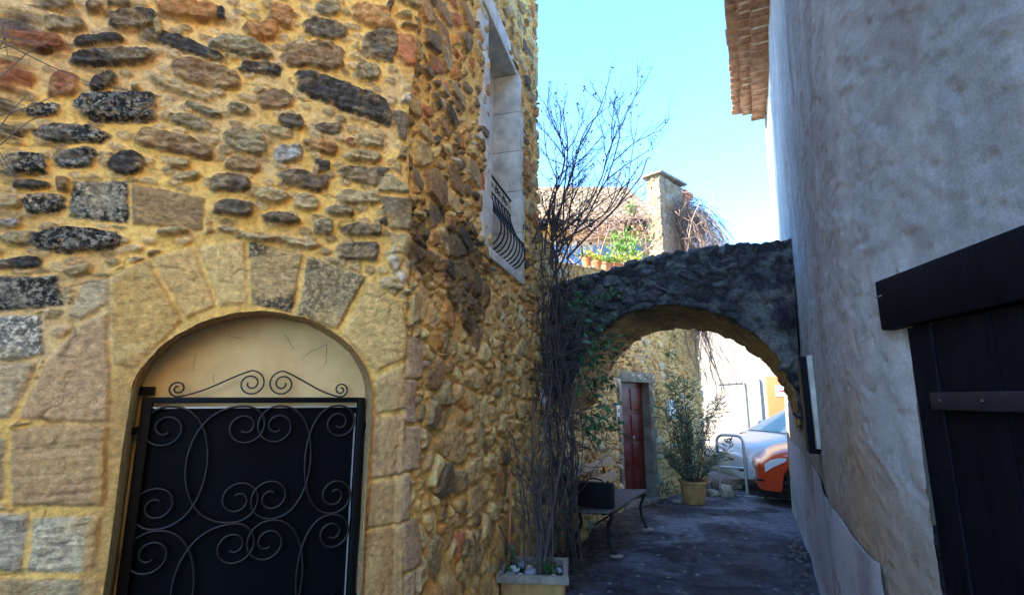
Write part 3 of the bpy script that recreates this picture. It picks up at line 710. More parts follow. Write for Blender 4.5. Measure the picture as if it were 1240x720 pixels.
# ------------------------------------------------------------------ plaster house on the right
RP = Path([(4.15, 8.05), (3.46, 6.57), (2.6, 4.75), (1.33, 2.03), (1.25, 1.55), (1.17, .9), (.82, -2.2)], zero=2, r=.22)
def r_at(x, y):
    """pixel -> (u, z) on the plaster wall (first crossing)"""
    r = ray(x, y); uu = np.linspace(-3.6, 7, 4000); q, t, n = RP.at(uu)
    k = np.argmin(np.abs(q[:, 0]*r[1]-q[:, 1]*r[0]) + 9*((q[:, 1] < .3)))
    return uu[k], CAMH+r[2]*q[k, 1]/r[1]
uD = r_at(1104, 481)[0]; uL = r_at(1064, 375)[0]; zL0 = r_at(1072, 404)[1]; zL1 = r_at(1062, 345)[1]
wA = r_at(972, 440)[0]; wB = r_at(1003, 545)[0]; print('right', uD, uL, zL0, zL1, wA, wB, r_at(985, 432), r_at(990, 540), r_at(1062, 690), r_at(967, 560))
wA, wB, wz0, wz1 = .75, 1.42, 1.30, 1.95
def rshift(u, z): return -.03*np.maximum(np.asarray(z, float)-1.4, 0)-.06*sstep(2., .5, np.asarray(u, float)+0*np.asarray(z, float))
def door_sdf(u, z): return np.maximum(uD-u, z-zL0-.01)
def wind_sdf(u, z): return np.maximum(np.abs(u-(wA+wB)/2)-(wB-wA)/2, np.abs(z-(wz0+wz1)/2)-(wz1-wz0)/2)
def plaster_fn(u, z):
    Pn = P3(u, z, 2.)
    h = (fbm(Pn*.8, 3, 301)-.5)*.05+(fbm(Pn*3, 4, 302)-.5)*.022+(fbm(P3(u*11, z*15, 1.), 4, 303)-.5)*.011+(fbm(P3(u*40, z*50, 1.), 3, 304)-.5)*.0035
    tro = np.abs(fbm(P3(u*3, z*9+u*4, 5.), 4, 305)-.5); h += sstep(.03, 0, tro)*.004
    pit = sstep(.66, .74, fbm(P3(u*26, z*30, 7.), 3, 306)); h -= pit*.005
    c = mixc(col(.29, .3, .3), col(.46, .47, .465), fbm(P3(u*1.8, z*1.1, 3.), 5, 310, .6))
    c = mixc(c, col(.28, .26, .245), sstep(.5, .72, fbm(P3(u*2.3, z*1.0, 9.), 5, 311, .62))*.75)
    c = mixc(c, col(.55, .545, .55), sstep(.55, .72, fbm(P3(u*5, z*1.6, 19.), 4, 312))*.5)
    # older tan coat low on the wall, its edge stepping down towards the door
    e = (2.62-.42*np.clip(u-.4, 0, 3)) ; tn = sstep(-.02, .05, e-z+(fbm(P3(u*3, z*3), 4, 320)-.5)*.35)*sstep(3.6, 3.2, u)*sstep(.1, .35, u+.2)
    tc = mixc(col(.42, .335, .24), col(.3, .235, .16), fbm(P3(u*4, z*4, 4.), 4, 321))
    c = mixc(c, tc, tn*.38)
    low = sstep(1.75, 1.1, z+(fbm(P3(u*3, z*2), 3, 322)-.5)*.6); c = mixc(c, col(.3, .2, .12), low*.42*(u < 4.2))
    # worn patch of the old stain beside the beam
    c = mixc(c, col(.42, .28, .16), np.exp(-((u-2.85)/.22)**2-((z-1.25)/.5)**2)*.6)
    far = sstep(-1.9, -2.3, u)*sstep(2., 2.6, z); c = mixc(c, col(.72, .68, .6), far)
    c = mixc(c, col(.16, .14, .12), sstep(.6, .7, fbm(P3(u*9, z*.9, 29.), 4, 351))*sstep(.48, .6, fbm(P3(u*1.2, z*1.2, 2.), 3, 352))*.22)
    c = mixc(c, col(.72, .5, .24), sstep(4.6, 5.0, u))  # unseen stretch behind camera, made ochre to bounce warm light onto gate wall
    C = np.concatenate([c, np.zeros((len(u), 1))], 1)
    return h, C
us = np.concatenate([np.arange(-3.6, 4.1, .012), np.arange(4.1, 13.4, .06)]); zs = np.concatenate([np.arange(-.1, 4.5, .0125), np.arange(4.5, 6.62, .03)])
RB = (4.2, 5.2, 0)
rh = thing('plaster_house', 'grey plastered house with a tiled eave and a black plank garage door', 'house', RB)
sheet('wall', RP, us, zs, plaster_fn, M['plaster_attr'], rh, hole=lambda u, z: -np.maximum(-door_sdf(u, z), -wind_sdf(u, z)), shift=rshift)
def rb(u0, u1, z0, z1, o0, o1, mb, bev=.004):
    c = RP.pt((u0+u1)/2, (z0+z1)/2, (o0+o1)/2+float(rshift((u0+u1)/2, (z0+z1)/2))); q, t, n = RP.at((u0+u1)/2)
    mb.box(c, (u1-u0, abs(o1-o0), z1-z0), Matrix.Rotation(atan2(t[0, 1], t[0, 0]), 3, 'Z'), bev)
# dado: bluish white coat up to 1.07 m
def dado_fn(u, z):
    h = .012+(fbm(P3(u*3, z*3, 2.), 4, 331)-.5)*.012+(fbm(P3(u*.8, z*.8, 2.), 3, 301)-.5)*.04+sstep(.12, -.05, z)*.02
    c = mixc(col(.38, .4, .46), col(.56, .57, .62), fbm(P3(u*3, z*2.5, 3.), 5, 332))
    c = mixc(c, col(.2, .2, .19), sstep(.5, .66, fbm(P3(u*2.2, z*1.8, 8.), 4, 333))*.6)
    return h, np.concatenate([c, np.zeros((len(u), 1))], 1)
sheet('dado', RP, np.arange(-3.9, 3.08, .02), np.arange(-.1, 1.14, .02), dado_fn, M['plaster_attr'], rh, ztop=lambda u: 1.07+(fbm(P3(u*5, u*0), 3, 340)-.5)*.03, shift=rshift)
# door, its battens and beam
dr = MB(); u_ = uD
k = 0
while u_ < 4.4+uD-2.2:
    rb(u_+.002, u_+.113, 0, zL0+.006, -.014-.004*(k % 3 == 1), -.05, dr, .004); u_ += .116; k += 1
door = dr.build('garage_door', M['navywood'], rh, True, 35)
bt = MB(); rb(uD+.1, uD+1.5, 1.615, 1.665, +.008, -.013, bt, .004); rb(uD+.1, uD+1.5, .45, .5, .008, -.013, bt, .004); pieces(bt, 'batten', M['battenwood'], door, True, 35)
bo = MB()
for k in range(3):
    c = RP.pt(uD+.14+.16*k, 1.64, +.010-.03*.24); bo.blob(c, (.008, .006, .008), k, 2, .02)
pieces(bo, 'bolt', M['scroll'], door, True)
fm = MB(); rb(uD, uD+.9, zL0+.001, zL0+.006, -.008, -.05, fm, 0); fm.build('door_edge', M['rim'], rh)
bmb = MB(); n_ = 14
for k in range(1):
    rb(uL+.02, uL+.97, zL0+.01, zL1+.01, .022, -.1, bmb, .01)
bmb.build('beam', M['navywood'], rh, True, 35)
nl = MB(); c = RP.pt(uL+.07, zL0+.11, .052); rb(uL+.05, uL+.085, zL0+.12, zL0+.124, .049, .045, nl, 0); nl.build('nail_scar', M['rim'], rh)
# small opening with a black shutter
wi = MB(); rb(wA-.03, wB+.03, wz0-.03, wz1+.03, -.16, -.19, wi, 0); wi = wi.build('window', M['white_wall'], rh)
ws = MB()
for a in ((wA-.0, wA+.012, wz0, wz1), (wB-.012, wB, wz0, wz1), (wA+.012, wB-.012, wz1-.012, wz1), (wA+.012, wB-.012, wz0, wz0+.012)): rb(*a, .005, -.17, ws, 0)
ws.build('reveal', M['rim'], wi)
def shut(name, u0, u1, z0, z1, o0, o1):
    s = MB(); rb(u0, u1, z0, z1, o0, o1, s, .005); return s.build(name, M['navywood'], wi, True, 35)
s_ = shut('shutter', wA+.3, wA+.57, wz0-.02, wz1-.02, .085, -.01)
x = MB()
for z_ in (wz0+.03, wz1-.13): rb(wA+.1, wA+.25, z_, z_+.08, .07, .05, x, .004)
pieces(x, 'strap_hinge', M['iron'], s_, True, 35)
x = MB(); rb(wA+.58, wB-.0, wz0+.02, wz1-.02, .035, -.02, x, .004); x.build('leaf_board', M['limestone'], wi, True, 35)
x = MB(); x.tube([RP.pt(wA+.05, wz0+.2, -.06), RP.pt(wA+.05, wz0+.2, .06), RP.pt(wA+.05, wz0+.23, .09), RP.pt(wA+.12, wz0+.23, .09)], .008, 6); x.build('shutter_catch', M['iron'], s_, True)
# roof with eave of canal tiles seen from below
ez = 6.42; ev = MB(); rf = []
def ep(u, off, z): return RP.pt(u, z, off-.03*(6.4-1.4))
u_ = -3.66; tl = .17; us_ = []
while u_ < 13: us_.append(u_); u_ += tl
V = []; 
for row, (o0, o1, z0) in enumerate(((.0, .17, ez-.06), (.15, .32, ez+.03), (.28, .46, ez+.12))):
    mbx = MB()
    for i, uu in enumerate(us_):
        r_ = tl*.48; pts0 = []; pts1 = []
        random.seed(i*7+row); j = random.uniform(-.012, .012); jz = random.uniform(-.008, .008)
        for (oo) in (o0-.05, (o0+o1)/2, o1+j):
            ring = []
            for a in range(7):
                th = pi*a/6; ring.append(ep(uu+tl/2*(row % 2)+r_*cos(th), oo, z0+jz-(.0 if row == 2 else .0)+r_*.6*sin(th)))
            for a in range(7):
                th = pi*(6-a)/6; ring.append(ep(uu+tl/2*(row % 2)+(r_-.014)*cos(th), oo, z0+jz-.012+r_*.6*sin(th)))
            pts0.append(ring)
        n = len(mbx.v); mbx.v += [tuple(p) for rg in pts0 for p in rg]
        for a in range(2):
            for b in range(14): mbx.f.append((n+a*14+b, n+a*14+(b+1) % 14, n+(a+1)*14+(b+1) % 14, n+(a+1)*14+b))
        mbx.f.append(tuple(n+28+b for b in range(14)))
    rf.append(mbx)
allm = MB()
for m_ in rf: allm.add(m_.v, m_.f)
eave = allm.build('eave', M['eave_tile'], rh, True, 50)
fl = MB()
for row, (o1, z0) in enumerate(((.17, ez-.03), (.32, ez+.06))):
    q0 = [ep(u, -.1, z0+.04) for u in (-3.68, -1.5, 1, 2.5, 13)]; q1 = [ep(u, o1-.03, z0+.04) for u in (-3.68, -1.5, 1, 2.5, 13)]
    q2 = [p-Vector((0, 0, .035)) for p in q0]; q3 = [p-Vector((0, 0, .035)) for p in q1]
    for i in range(4): fl.add([q0[i], q0[i+1], q1[i+1], q1[i], q2[i], q2[i+1], q3[i+1], q3[i]], [(0, 1, 2, 3), (4, 7, 6, 5), (3, 2, 6, 7), (0, 4, 5, 1)])
fl.build('mortar_bed', M['limestone'], rh)
rt = MB(); a = [ep(u, .42, ez+.22) for u in (-3.68, -1.5, 2.5, 13)]; b = [p+Vector((4.5, -1.5, 1.4)) for p in a]
for i in range(3): rt.add([a[i], a[i+1], b[i+1], b[i]], [(0, 1, 2, 3)])
rt.build('roof', M['tile'], rh)
# hidden sides so that the house is a volume
hs = MB(); f0 = ep(-3.55, 0, 0); f0.z = -.1
e1 = RP.pt(-3.58, -.1, .0); e2 = e1+Vector((4, -1.7, 0)); e3 = RP.pt(13.3, -.1, -.02)+Vector((5, 0, 0)); e4 = RP.pt(13.3, -.1, -.02)
for p, q in ((e1, e2), (e2, e3), (e3, e4)):
    hs.add([p, q, q+Vector((.17, 0, 6.5)), p+Vector((.17, -.05, 6.5))], [(0, 1, 2, 3)])
hs.build('side_wall', M['white_wall'], rh)

# ------------------------------------------------------------------ the village house beyond the arch (bench wall, red door, corner pillar)
BP = Path([(.28, 5.8), (1.72, 8.35), (3.8, 10.43), (2.9, 14.5)], zero=0, r=.05)
uDoor0 = BP.c[1]+.03; uDoor1 = BP.c[1]+.88; uC = BP.c[2]
dz1 = 1.90
def bw_top(u): return np.interp(u, [-.5, .0, .45, .5, 3.9, uC, 12], [3.55, 3.55, 3.5, 3.3, 3.86, 4.05, 4.05])+(fbm(P3(np.asarray(u)*4, np.asarray(u)*0), 3, 400)-.5)*.05
def bdoor(u, z): return np.maximum(np.abs(u-(uDoor0+uDoor1)/2)-(uDoor1-uDoor0)/2, z-dz1)-.05
def bench_fn(u, z):
    h, C = rubble(u, z, 57, 8.5, 10.5, .09, .04, pal=[T_, W_, B_, G_, T_, O_, W_], wts=[.3, .14, .18, .16, .1, .06, .06], mortar=(.84, .54, .22), alphas=.5)
    h += (fbm(P3(u*1.5, z*1.5), 3, 410)-.5)*.05
    sm = sstep(-.15, .25, u-uDoor1)*.7; bump_ = sstep(2.2, 2.6, z)
    oc = mixc(np.array([.9, .58, .2, .2]), np.array([.62, .44, .2, .5]), fbm(P3(u*3, z*2), 4, 411))
    C = mixc(C, oc, sm*(.6+.35*bump_)*sstep(.25, .5, fbm(P3(u*7, z*7), 4, 412)+.15))
    grn = sstep(.5, .7, fbm(P3(u*2, z*.8), 4, 413))*sm; C[:, :3] = mixc(C[:, :3], col(.2, .21, .06), grn*.5)
    drk = sstep(.035, .0, np.abs(u-(uC-1.05)+(fbm(P3(z*1.5, z*0), 3, 414)-.5)*.12))*sstep(2.0, 2.4, z); C[:, :3] = mixc(C[:, :3], col(.05, .03, .02), drk*.8)
    top = sstep(3.25, 3.34, z); C[:, :3] = mixc(C[:, :3], mixc(col(.7, .5, .2), col(.6, .38, .14), fbm(P3(u*4, z*4), 3, 415)), top*.8)
    return h*(1-.5*top), C
vh = thing('village_house', 'low ochre stone house beyond the arch with a dark red door', 'house', (1.72, 8.35, 0))
us = np.concatenate([np.arange(-.6, 6.2, .016), np.arange(6.2, 10.5, .08)]); zs = np.arange(-.1, 4.3, .018)
sheet('wall', BP, us, zs, bench_fn, M['rubble'], vh, hole=bdoor, ztop=bw_top)
cp_ = MB()
for i in range(40):
    u0 = -.3+i*.155; random.seed(i)
    if u0 > uC: break
    za = float(bw_top(np.array([u0+.07]))[0])
    q, t, n = BP.at(u0+.075); c = BP.pt(u0+.075, za+.012, -.15)
    cp_.box(c, (.15, .36, .035), Matrix.Rotation(atan2(t[0, 1], t[0, 0])+random.uniform(-.03, .03), 3, 'Z') @ Matrix.Rotation(-.08, 3, 'Y'), .008)
cp_.build('coping', M['ochre_wall'], vh, True, 35)
tr = MB(); p0 = BP.pt(-.2, 3.2, -.3); p1 = BP.pt(3.4, 3.55, -.3); p2 = BP.pt(uC-.1, 3.8, -.3); off = Vector((-4.5, 1.8, 0))
tr.add([p0, p1, p2, p2+off, p0+off], [(0, 1, 2, 3, 4)]); tr.build('terrace_floor', M['ochre_wall'], vh)
def vb(u0, u1, z0, z1, o0, o1, mb, bev=.006):
    q, t, n = BP.at((u0+u1)/2); mb.box(BP.pt((u0+u1)/2, (z0+z1)/2, (o0+o1)/2), (u1-u0, abs(o1-o0), z1-z0), Matrix.Rotation(atan2(t[0, 1], t[0, 0]), 3, 'Z'), bev)
d = MB(); vb(uDoor0-.02, uDoor1+.02, .02, dz1+.02, -.12, -.16, d, 0); d = d.build('door', M['reddoor'], vh)
pn = MB()
for k in range(4):
    for s in (0, 1):
        w_ = (uDoor1-uDoor0)/2; vb(uDoor0+w_*s+.05, uDoor0+w_*(s+1)-.05, .12+.44*k, .12+.44*k+.36, -.105, -.122, pn, .006)
pn.build('door_panel', M['reddoor'], d, True, 35)
x = MB(); x.blob(BP.pt((uDoor0+uDoor1)/2+.06, 1.0, -.085), (.022, .022, .022), 1, 2, .02); x.build('knob', M['galv'], d, True)
sd = MB()
for k in range(5):
    z0 = .02+k*.378
    vb(uDoor0-.13-.05*(k % 2), uDoor0, z0, z0+.374, -.28, .035, sd, .008); vb(uDoor1, uDoor1+.15+.06*((k+1) % 2), z0, z0+.374, -.28, .035, sd, .008)
vb(uDoor0-.2, uDoor1+.22, dz1, dz1+.17, -.28, .04, sd, .01); vb(uDoor0-.1, uDoor1+.1, -.08, .03, -.28, .1, sd, .01)
sd.build('door_surround', M['oldstone'], vh, True, 35)
# number tile, left of the door, and the notice box on the right
s = MB(); vb(uDoor0-.33, uDoor0-.2, 1.36, 1.54, .055, .04, s, .003); s = s.build('number_tile', M['sign_white'], vh, True, 35)
k_ = MB()
def vt(u_, z_, o): return BP.pt(u_, z_, o)
for (a, b) in (((-.31, 1.50), (-.22, 1.50)), ((-.31, 1.39), (-.22, 1.39)), ((-.30, 1.48), (-.30, 1.42)), ((-.27, 1.48), (-.25, 1.42)), ((-.25, 1.48), (-.27, 1.44)), ((-.23, 1.48), (-.23, 1.42)), ((-.3, 1.45), (-.28, 1.45))):
    k_.tube([vt(uDoor0+a[0], a[1], .057), vt(uDoor0+b[0], b[1], .057)], .0035, 4)
k_.build('digits', M['ink'], s)
s = MB(); u0 = BP.c[1]+1.45; vb(u0, u0+.24, 1.28, 1.60, .09, .03, s, .006); s = s.build('letterbox', M['sign_white'], vh, True, 35)
k_ = MB()
for i in range(5): k_.tube([vt(u0+.06+.12*(i % 2), 1.34+i*.045, .093), vt(u0+.17-.08*(i % 2), 1.37+i*.045, .093)], .009, 4)
k_.tube([vt(u0+.04, 1.33, .093), vt(u0+.2, 1.33, .093)], .006, 4)
k_.build('emblem', M['ink'], s)
# corner pillar with its stone slab
td = np.array([.7071, .7071]); nd = np.array([.7071, -.7071])
pp = MB(); PA = np.array([2.9, 9.53]); PB = np.array([3.82, 10.45]); bx = []
pil_u0 = uC-1.27
def pillar_pt(s, d_, z): p = PA+td*s-nd*d_; return Vector((p[0], p[1], z))
us_ = np.linspace(0, 1, 41)
ring = []
W_p, D_p = 1.26, .24
per = [(s, -.02) for s in np.linspace(0, W_p, 60)]+[(W_p, d_) for d_ in np.linspace(-.02, D_p, 26)][1:]+[(s, D_p) for s in np.linspace(W_p, 0, 60)][1:]+[(0, d_) for d_ in np.linspace(D_p, -.02, 26)][1:-1]
zz = np.linspace(3.8, 6.0, 110); per = np.array(per)
S_, Z_ = np.meshgrid(np.arange(len(per)), zz, indexing='ij'); s_f, z_f = S_.ravel(), Z_.ravel()
sd_ = per[s_f]; cx_ = sd_-np.array([W_p/2, D_p/2-.01]); 
narrow = 1-.15*(z_f > 4.9)*1.0
arcl = s_f*.021
hP, cP = rubble(arcl, z_f, 91, 7, 9, .05, .025, pal=[W_, T_, G_, W_, T_], wts=[.35, .25, .15, .15, .1], mortar=(.6, .46, .3), alphas=.5)
nrm = np.stack([np.clip(cx_[:, 0]/(W_p/2), -1, 1)**7, np.clip(cx_[:, 1]/(D_p/2), -1, 1)**7], 1)
loc = sd_+nrm*hP[:, None]
loc[:, 0] = np.where(z_f > 4.9, loc[:, 0]*.8, loc[:, 0])
PW = np.stack([PA[0]+td[0]*loc[:, 0]-nd[0]*loc[:, 1], PA[1]+td[1]*loc[:, 0]-nd[1]*loc[:, 1], z_f], 1)
cP[:, :3] = mixc(cP[:, :3], col(.34, .27, .19), .5+0*z_f)*.8; patch = sstep(.35, .2, np.hypot(sd_[:, 0]-.5, z_f-5.2))*(sd_[:, 1] < 0); cP[:, :3] = mixc(cP[:, :3], col(.2, .15, .12), patch*.6)
idx = np.arange(S_.size).reshape(S_.shape); idn = np.roll(idx, -1, 0)
F = np.stack([idx[:, :-1], idn[:, :-1], idn[:, 1:], idx[:, 1:]], -1).reshape(-1, 4)
np_mesh('chimney', PW, F, cP, M['rubble'], vh)
sl = MB(); Rz = Matrix.Rotation(pi/4, 3, 'Z')
for k in range(3):
    sl.box(pillar_pt(.10+.36*k, .1, 6.03+.015*k), (.38, .46, .045), Rz @ Matrix.Rotation(-.04, 3, 'Y'), .006)
sl.build('slab', M['tile_dark'], vh, True, 35)
sl = MB()
for k in range(4): sl.box(pillar_pt(1.0+.05*k, .15, 5.62+.1*k), (.12+.09*k, .5, .08), Rz, .01)
sl.build('corbel', M['terra'], vh, True, 35)

# ------------------------------------------------------------------ the arch across the alley
R0 = np.array([2.72, 5.0]); f_ = np.array([-.899, .438]); g_ = np.array([.438, .899])
nT = 260; SC_, SW_, zsp, zap = 1.24, 1.27, 1.42, 2.66; TH = 1.1
th = np.linspace(0, pi, nT); 
xi = SC_-np.where(th < pi/2, SW_, 1.04)*np.cos(th)+.32*sstep(.9*pi, pi, th); zi = zsp+(zap-zsp)*np.sin(th)**.92
zi = np.where(th > pi*.5, zi, zi)
tt = np.linspace(0, 1, nT); xt = -.12+2.95*tt; ztp = 3.21+.07*np.sin(pi*np.clip(tt*1.1, 0, 1))-.16*tt-.08*sstep(.3, .75, tt)-.12*sstep(.75, 1, tt)
# extend both feet: right foot keeps going into the wall, left foot merges with the bench wall
secs = [('front', 64), ('top', 30), ('back', 50), ('soffit', 70)]
P = []; reg = []
for name_, n in secs:
    v = np.linspace(0, 1, n, endpoint=False)[None, :]; xi_, zi_, xt_, zt_ = xi[:, None], zi[:, None], xt[:, None], ztp[:, None]
    if name_ == 'front': s = xi_+(xt_-xi_)*v; z = zi_+(zt_-zi_)*v; d = 0*s
    if name_ == 'top': s = xt_+0*v; z = zt_+.04*np.sin(pi*v); d = TH*v+0*s
    if name_ == 'back': s = xt_+(xi_-xt_)*v; z = zt_+(zi_-.14-zt_)*v; d = TH+0*s
    if name_ == 'soffit': s = xi_+0*v; z = zi_-.14*(1-v); d = TH*(1-v)+0*s
    P.append(np.stack([s, d, z], -1)); reg += [name_]*n
P = np.concatenate(P, 1); Mr = P.shape[1]
du = np.gradient(P, axis=0); dv = np.roll(P, -1, 1)-np.roll(P, 1, 1)
nrm = np.cross(dv, du); nrm /= np.maximum(np.linalg.norm(nrm, axis=-1), 1e-6)[..., None]
Q = P.reshape(-1, 3); NN = nrm.reshape(-1, 3)
Wq = Q+(np.stack([fbm(Q*4, 3, 500), fbm(Q*4+9, 3, 501), fbm(Q*4+19, 3, 502)], 1)-.5)*.14
f1, f2, i = cell(Wq*np.array([5.5, 6., 9.]), 510, 3, .85); e = f2-f1
isf = np.tile(np.array([r == 'front' for r in reg]), nT); iss = np.tile(np.array([r == 'soffit' for r in reg]), nT); ist = np.tile(np.array([r == 'top' for r in reg]), nT)
s_ = sstep(.05, .3, e)
hh = s_*(.012+.045*i)+(fbm(Q*14, 4, 511)-.5)*.055+(fbm(Q*2.5, 3, 512)-.5)*.06+(fbm(Q*50, 3, 513)-.5)*.012
hh = hh*np.where(iss, .45, 1)
ctr = np.array([SC_, TH/2, 2.2])
sgn = np.sign(((Q-np.array([0, TH/2, 0]))[:, 1]*NN[:, 1])[isf].mean())
NN = NN*(1 if sgn > 0 else -1)
Q2 = Q+NN*hh[:, None]
XY = R0[None]+Q2[:, :1]*f_+Q2[:, 1:2]*g_
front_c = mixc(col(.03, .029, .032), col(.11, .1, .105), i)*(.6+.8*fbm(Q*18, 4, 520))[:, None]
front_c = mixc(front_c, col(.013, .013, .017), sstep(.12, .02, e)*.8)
rt_ = sstep(.55, .1, Q[:, 0])*sstep(3.1, 2.5, Q[:, 2]); front_c = mixc(front_c, col(.27, .24, .21), rt_*sstep(.45, .6, fbm(Q*5, 4, 521))*.9)
front_c = mixc(front_c, col(.2, .2, .17), sstep(.56, .66, fbm(Q*11, 4, 522))*.6)
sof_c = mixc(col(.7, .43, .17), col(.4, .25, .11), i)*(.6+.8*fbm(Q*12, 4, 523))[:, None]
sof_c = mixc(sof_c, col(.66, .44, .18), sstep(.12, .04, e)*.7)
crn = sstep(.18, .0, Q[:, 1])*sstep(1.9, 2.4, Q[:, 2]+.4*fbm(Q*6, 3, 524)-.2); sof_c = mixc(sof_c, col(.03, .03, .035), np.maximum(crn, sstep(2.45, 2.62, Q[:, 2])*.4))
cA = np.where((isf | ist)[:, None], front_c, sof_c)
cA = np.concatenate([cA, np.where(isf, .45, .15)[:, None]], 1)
V = np.concatenate([XY, Q2[:, 2:3]], 1)
idx = np.arange(nT*Mr).reshape(nT, Mr); idn = np.roll(idx, -1, 1)
F = np.stack([idx[:-1], idx[1:], idn[1:], idn[:-1]], -1).reshape(-1, 4)
o = np_mesh('stone_arch', V, F, cA, M['rubble']); tag(o, 'dark weathered stone arch spanning the alley between the two houses', 'arch')
# ------------------------------------------------------------------ houses behind
def gable_box(mb, c, size, rot): mb.box(c, size, Matrix.Rotation(rot, 3, 'Z'))
th_ = thing('terrace_house', 'tan tiled house with blue glazed veranda behind the terrace pots', 'house', (0, 12, 0))
def quadwall(mb, p, q, z0, z1, t=.2):
    p = Vector(p); q = Vector(q); d = (q-p).normalized(); n = Vector((-d.y, d.x, 0))*t
    mb.add([(*p.xy, z0), (*q.xy, z0), (*q.xy, z1), (*p.xy, z1), (*(p+n).xy, z0), (*(q+n).xy, z0), (*(q+n).xy, z1), (*(p+n).xy, z1)], [(0, 1, 2, 3), (5, 4, 7, 6), (3, 2, 6, 7), (0, 4, 5, 1), (1, 5, 6, 2), (0, 3, 7, 4)])
x = MB(); quadwall(x, (-4, 11.6, 0), (3.3, 11.6, 0), -.1, 4.3); quadwall(x, (-4, 11.6, 0), (3.3, 11.6, 0), 5.25, 5.45); quadwall(x, (3.3, 11.6, 0), (3.3, 14.2, 0), -.1, 5.45); quadwall(x, (-4, 14.2, 0), (3.3, 14.2, 0), -.1, 5.45); quadwall(x, (-4, 14.2, 0), (-4, 11.6, 0), -.1, 5.45)
x.build('wall', M['white_wall'], th_)
x = MB(); x.box((-.35, 11.66, 4.77), (7.3, .04, .95)); wv = x.build('window', M['blue_glass'], th_)
x = MB()
for k in range(11): x.box((-3.9+k*.72, 11.63, 4.77), (.07, .07, .96))
for z in (4.32, 5.22): x.box((-.35, 11.625, z), (7.3, .06, .07))
x.build('mullion', M['white_frame'], wv)
x = MB(); x.box((-.4, 11.45, 5.38), (7.5, .12, .16), None, .01)
for k in range(18): x.box((-3.8+k*.42, 11.3, 5.47), (.09, .5, .1))
x.build('fascia', M['ochre_wall'], th_)
# roof of canal tiles
x = MB(); nx, ny = 39, 10; e0 = Vector((-4.3, 11.0, 5.56)); 
for i in range(nx):
    for j in range(ny):
        random.seed(i*91+j); X = -4.3+i*.2+random.uniform(-.008, .008); y0 = 11.0+j*.30; z0 = 5.56+j*.30*.66+random.uniform(-.01, .01); lift = .03
        n = len(x.v)
        for (yy, zz_, r_) in ((y0, z0+lift+.02, .1), (y0+.36, z0-.3*.0+.36*.66, .085)):
            for a in range(6):
                t = pi*a/5; x.v.append((X+r_*cos(t), yy, zz_+r_*.75*sin(t)))
        for a in range(5): x.f.append((n+a, n+a+1, n+7+a, n+6+a))
        x.f.append((n, n+1, n+2, n+3, n+4, n+5))
x.build('roof', M['tile'], th_, True, 40)
x = MB(); x.add([(-4.4, 11.05, 5.53), (3.5, 11.05, 5.53), (3.5, 14.0, 7.5), (-4.4, 14.0, 7.5), (3.5, 14.4, 5.5), (-4.4, 14.4, 5.5)], [(0, 1, 2, 3), (3, 2, 4, 5), (1, 4, 2), (0, 3, 5)]); x.build('roof_bed', M['tile_dark'], th_)
x = MB()
for k in range(21): x.box((-4.2+k*.37, 14.0, 7.56), (.38, .24, .12), Matrix.Rotation(random.uniform(-.04, .04), 3, 'Y'), .04)
x.build('ridge', M['eave_tile'], th_, True, 50)
# white house beyond the cars
wh = thing('white_house', 'sunlit white rendered house behind the parked cars', 'house', (6, 16.5, 0))
wa, wb = Vector((2.6, 19.4, 0)), Vector((13, 15.8, 0)); wd = (wb-wa).normalized(); wn = Vector((wd.y, -wd.x, 0))
x = MB(); quadwall(x, wa, wb, -.1, 6.7, 6); x.build('wall', M['white_wall'], wh)
x = MB(); x.add([tuple(wa-wd*.3+wn*.4+Vector((0, 0, 5.9))), tuple(wb+wd*.3+wn*.4+Vector((0, 0, 5.9))), tuple(wb+wd*.3-wn*3+Vector((0, 0, 6.5))), tuple(wa-wd*.3-wn*3+Vector((0, 0, 6.5)))], [(0, 1, 2, 3)]); x.build('roof', M['tile'], wh)
def wp(px_, py_, off=0):
    r = ray(px_, py_); t = (wa.x*wn.x+wa.y*wn.y)/(r[0]*wn.x+r[1]*wn.y); return Vector((r[0]*t, r[1]*t, CAMH+r[2]*t))+wn*off
Rw = Matrix.Rotation(atan2(wd.y, wd.x), 3, 'Z')
p = wp(958, 478); q = wp(932, 459)
x = MB(); x.box(((p+q)/2+wd*.25+wn*.03+Vector((0, 0, -.5))), (1.35, .05, 1.7), Rw, .01); pd = x.build('wooden_door', M['brownwood'], wh, True, 35)
x = MB(); c = wp(949, 473)+wn*.07; x.box(c, (.5, .015, .36), Rw, .004); sg = x.build('sign', M['sign_white'], pd, True, 35)
x = MB(); x.box(c+wn*.01+Vector((0, 0, .0)), (.3, .006, .06), Rw); x.build('red_bar', M['redink'], pd)
for (px_, w_, y1) in ((917, .05, 458), (900, .018, 462)):
    x = MB(); a = wp(px_, y1); x.tube([a+wn*.05+Vector((0, 0, -2.2)), a+wn*.05], w_, 8); x.build('downpipe', M['white_frame'] if w_ > .03 else M['galv'], wh, True)
x = MB(); a = wp(868, 464); b = wp(900, 462); x.tube([a+wn*.05, b+wn*.05], .018, 6); x.build('cable', M['galv'], wh)
# aerial on the roof line
x = MB(); b = at_depth(862, 304, 15.5); x.tube([b-Vector((0, 0, .8)), b+Vector((0, 0, .25))], .025, 6); x.tube([b+Vector((0, 0, .22)), b+Vector((.45, 0, .2)), b+Vector((.5, 0, -.3))], .02, 6)
o = x.build('roof_aerial', M['galv'], None, True); tag(o, 'thin bent metal aerial on the far roofline just above the arch', 'aerial')
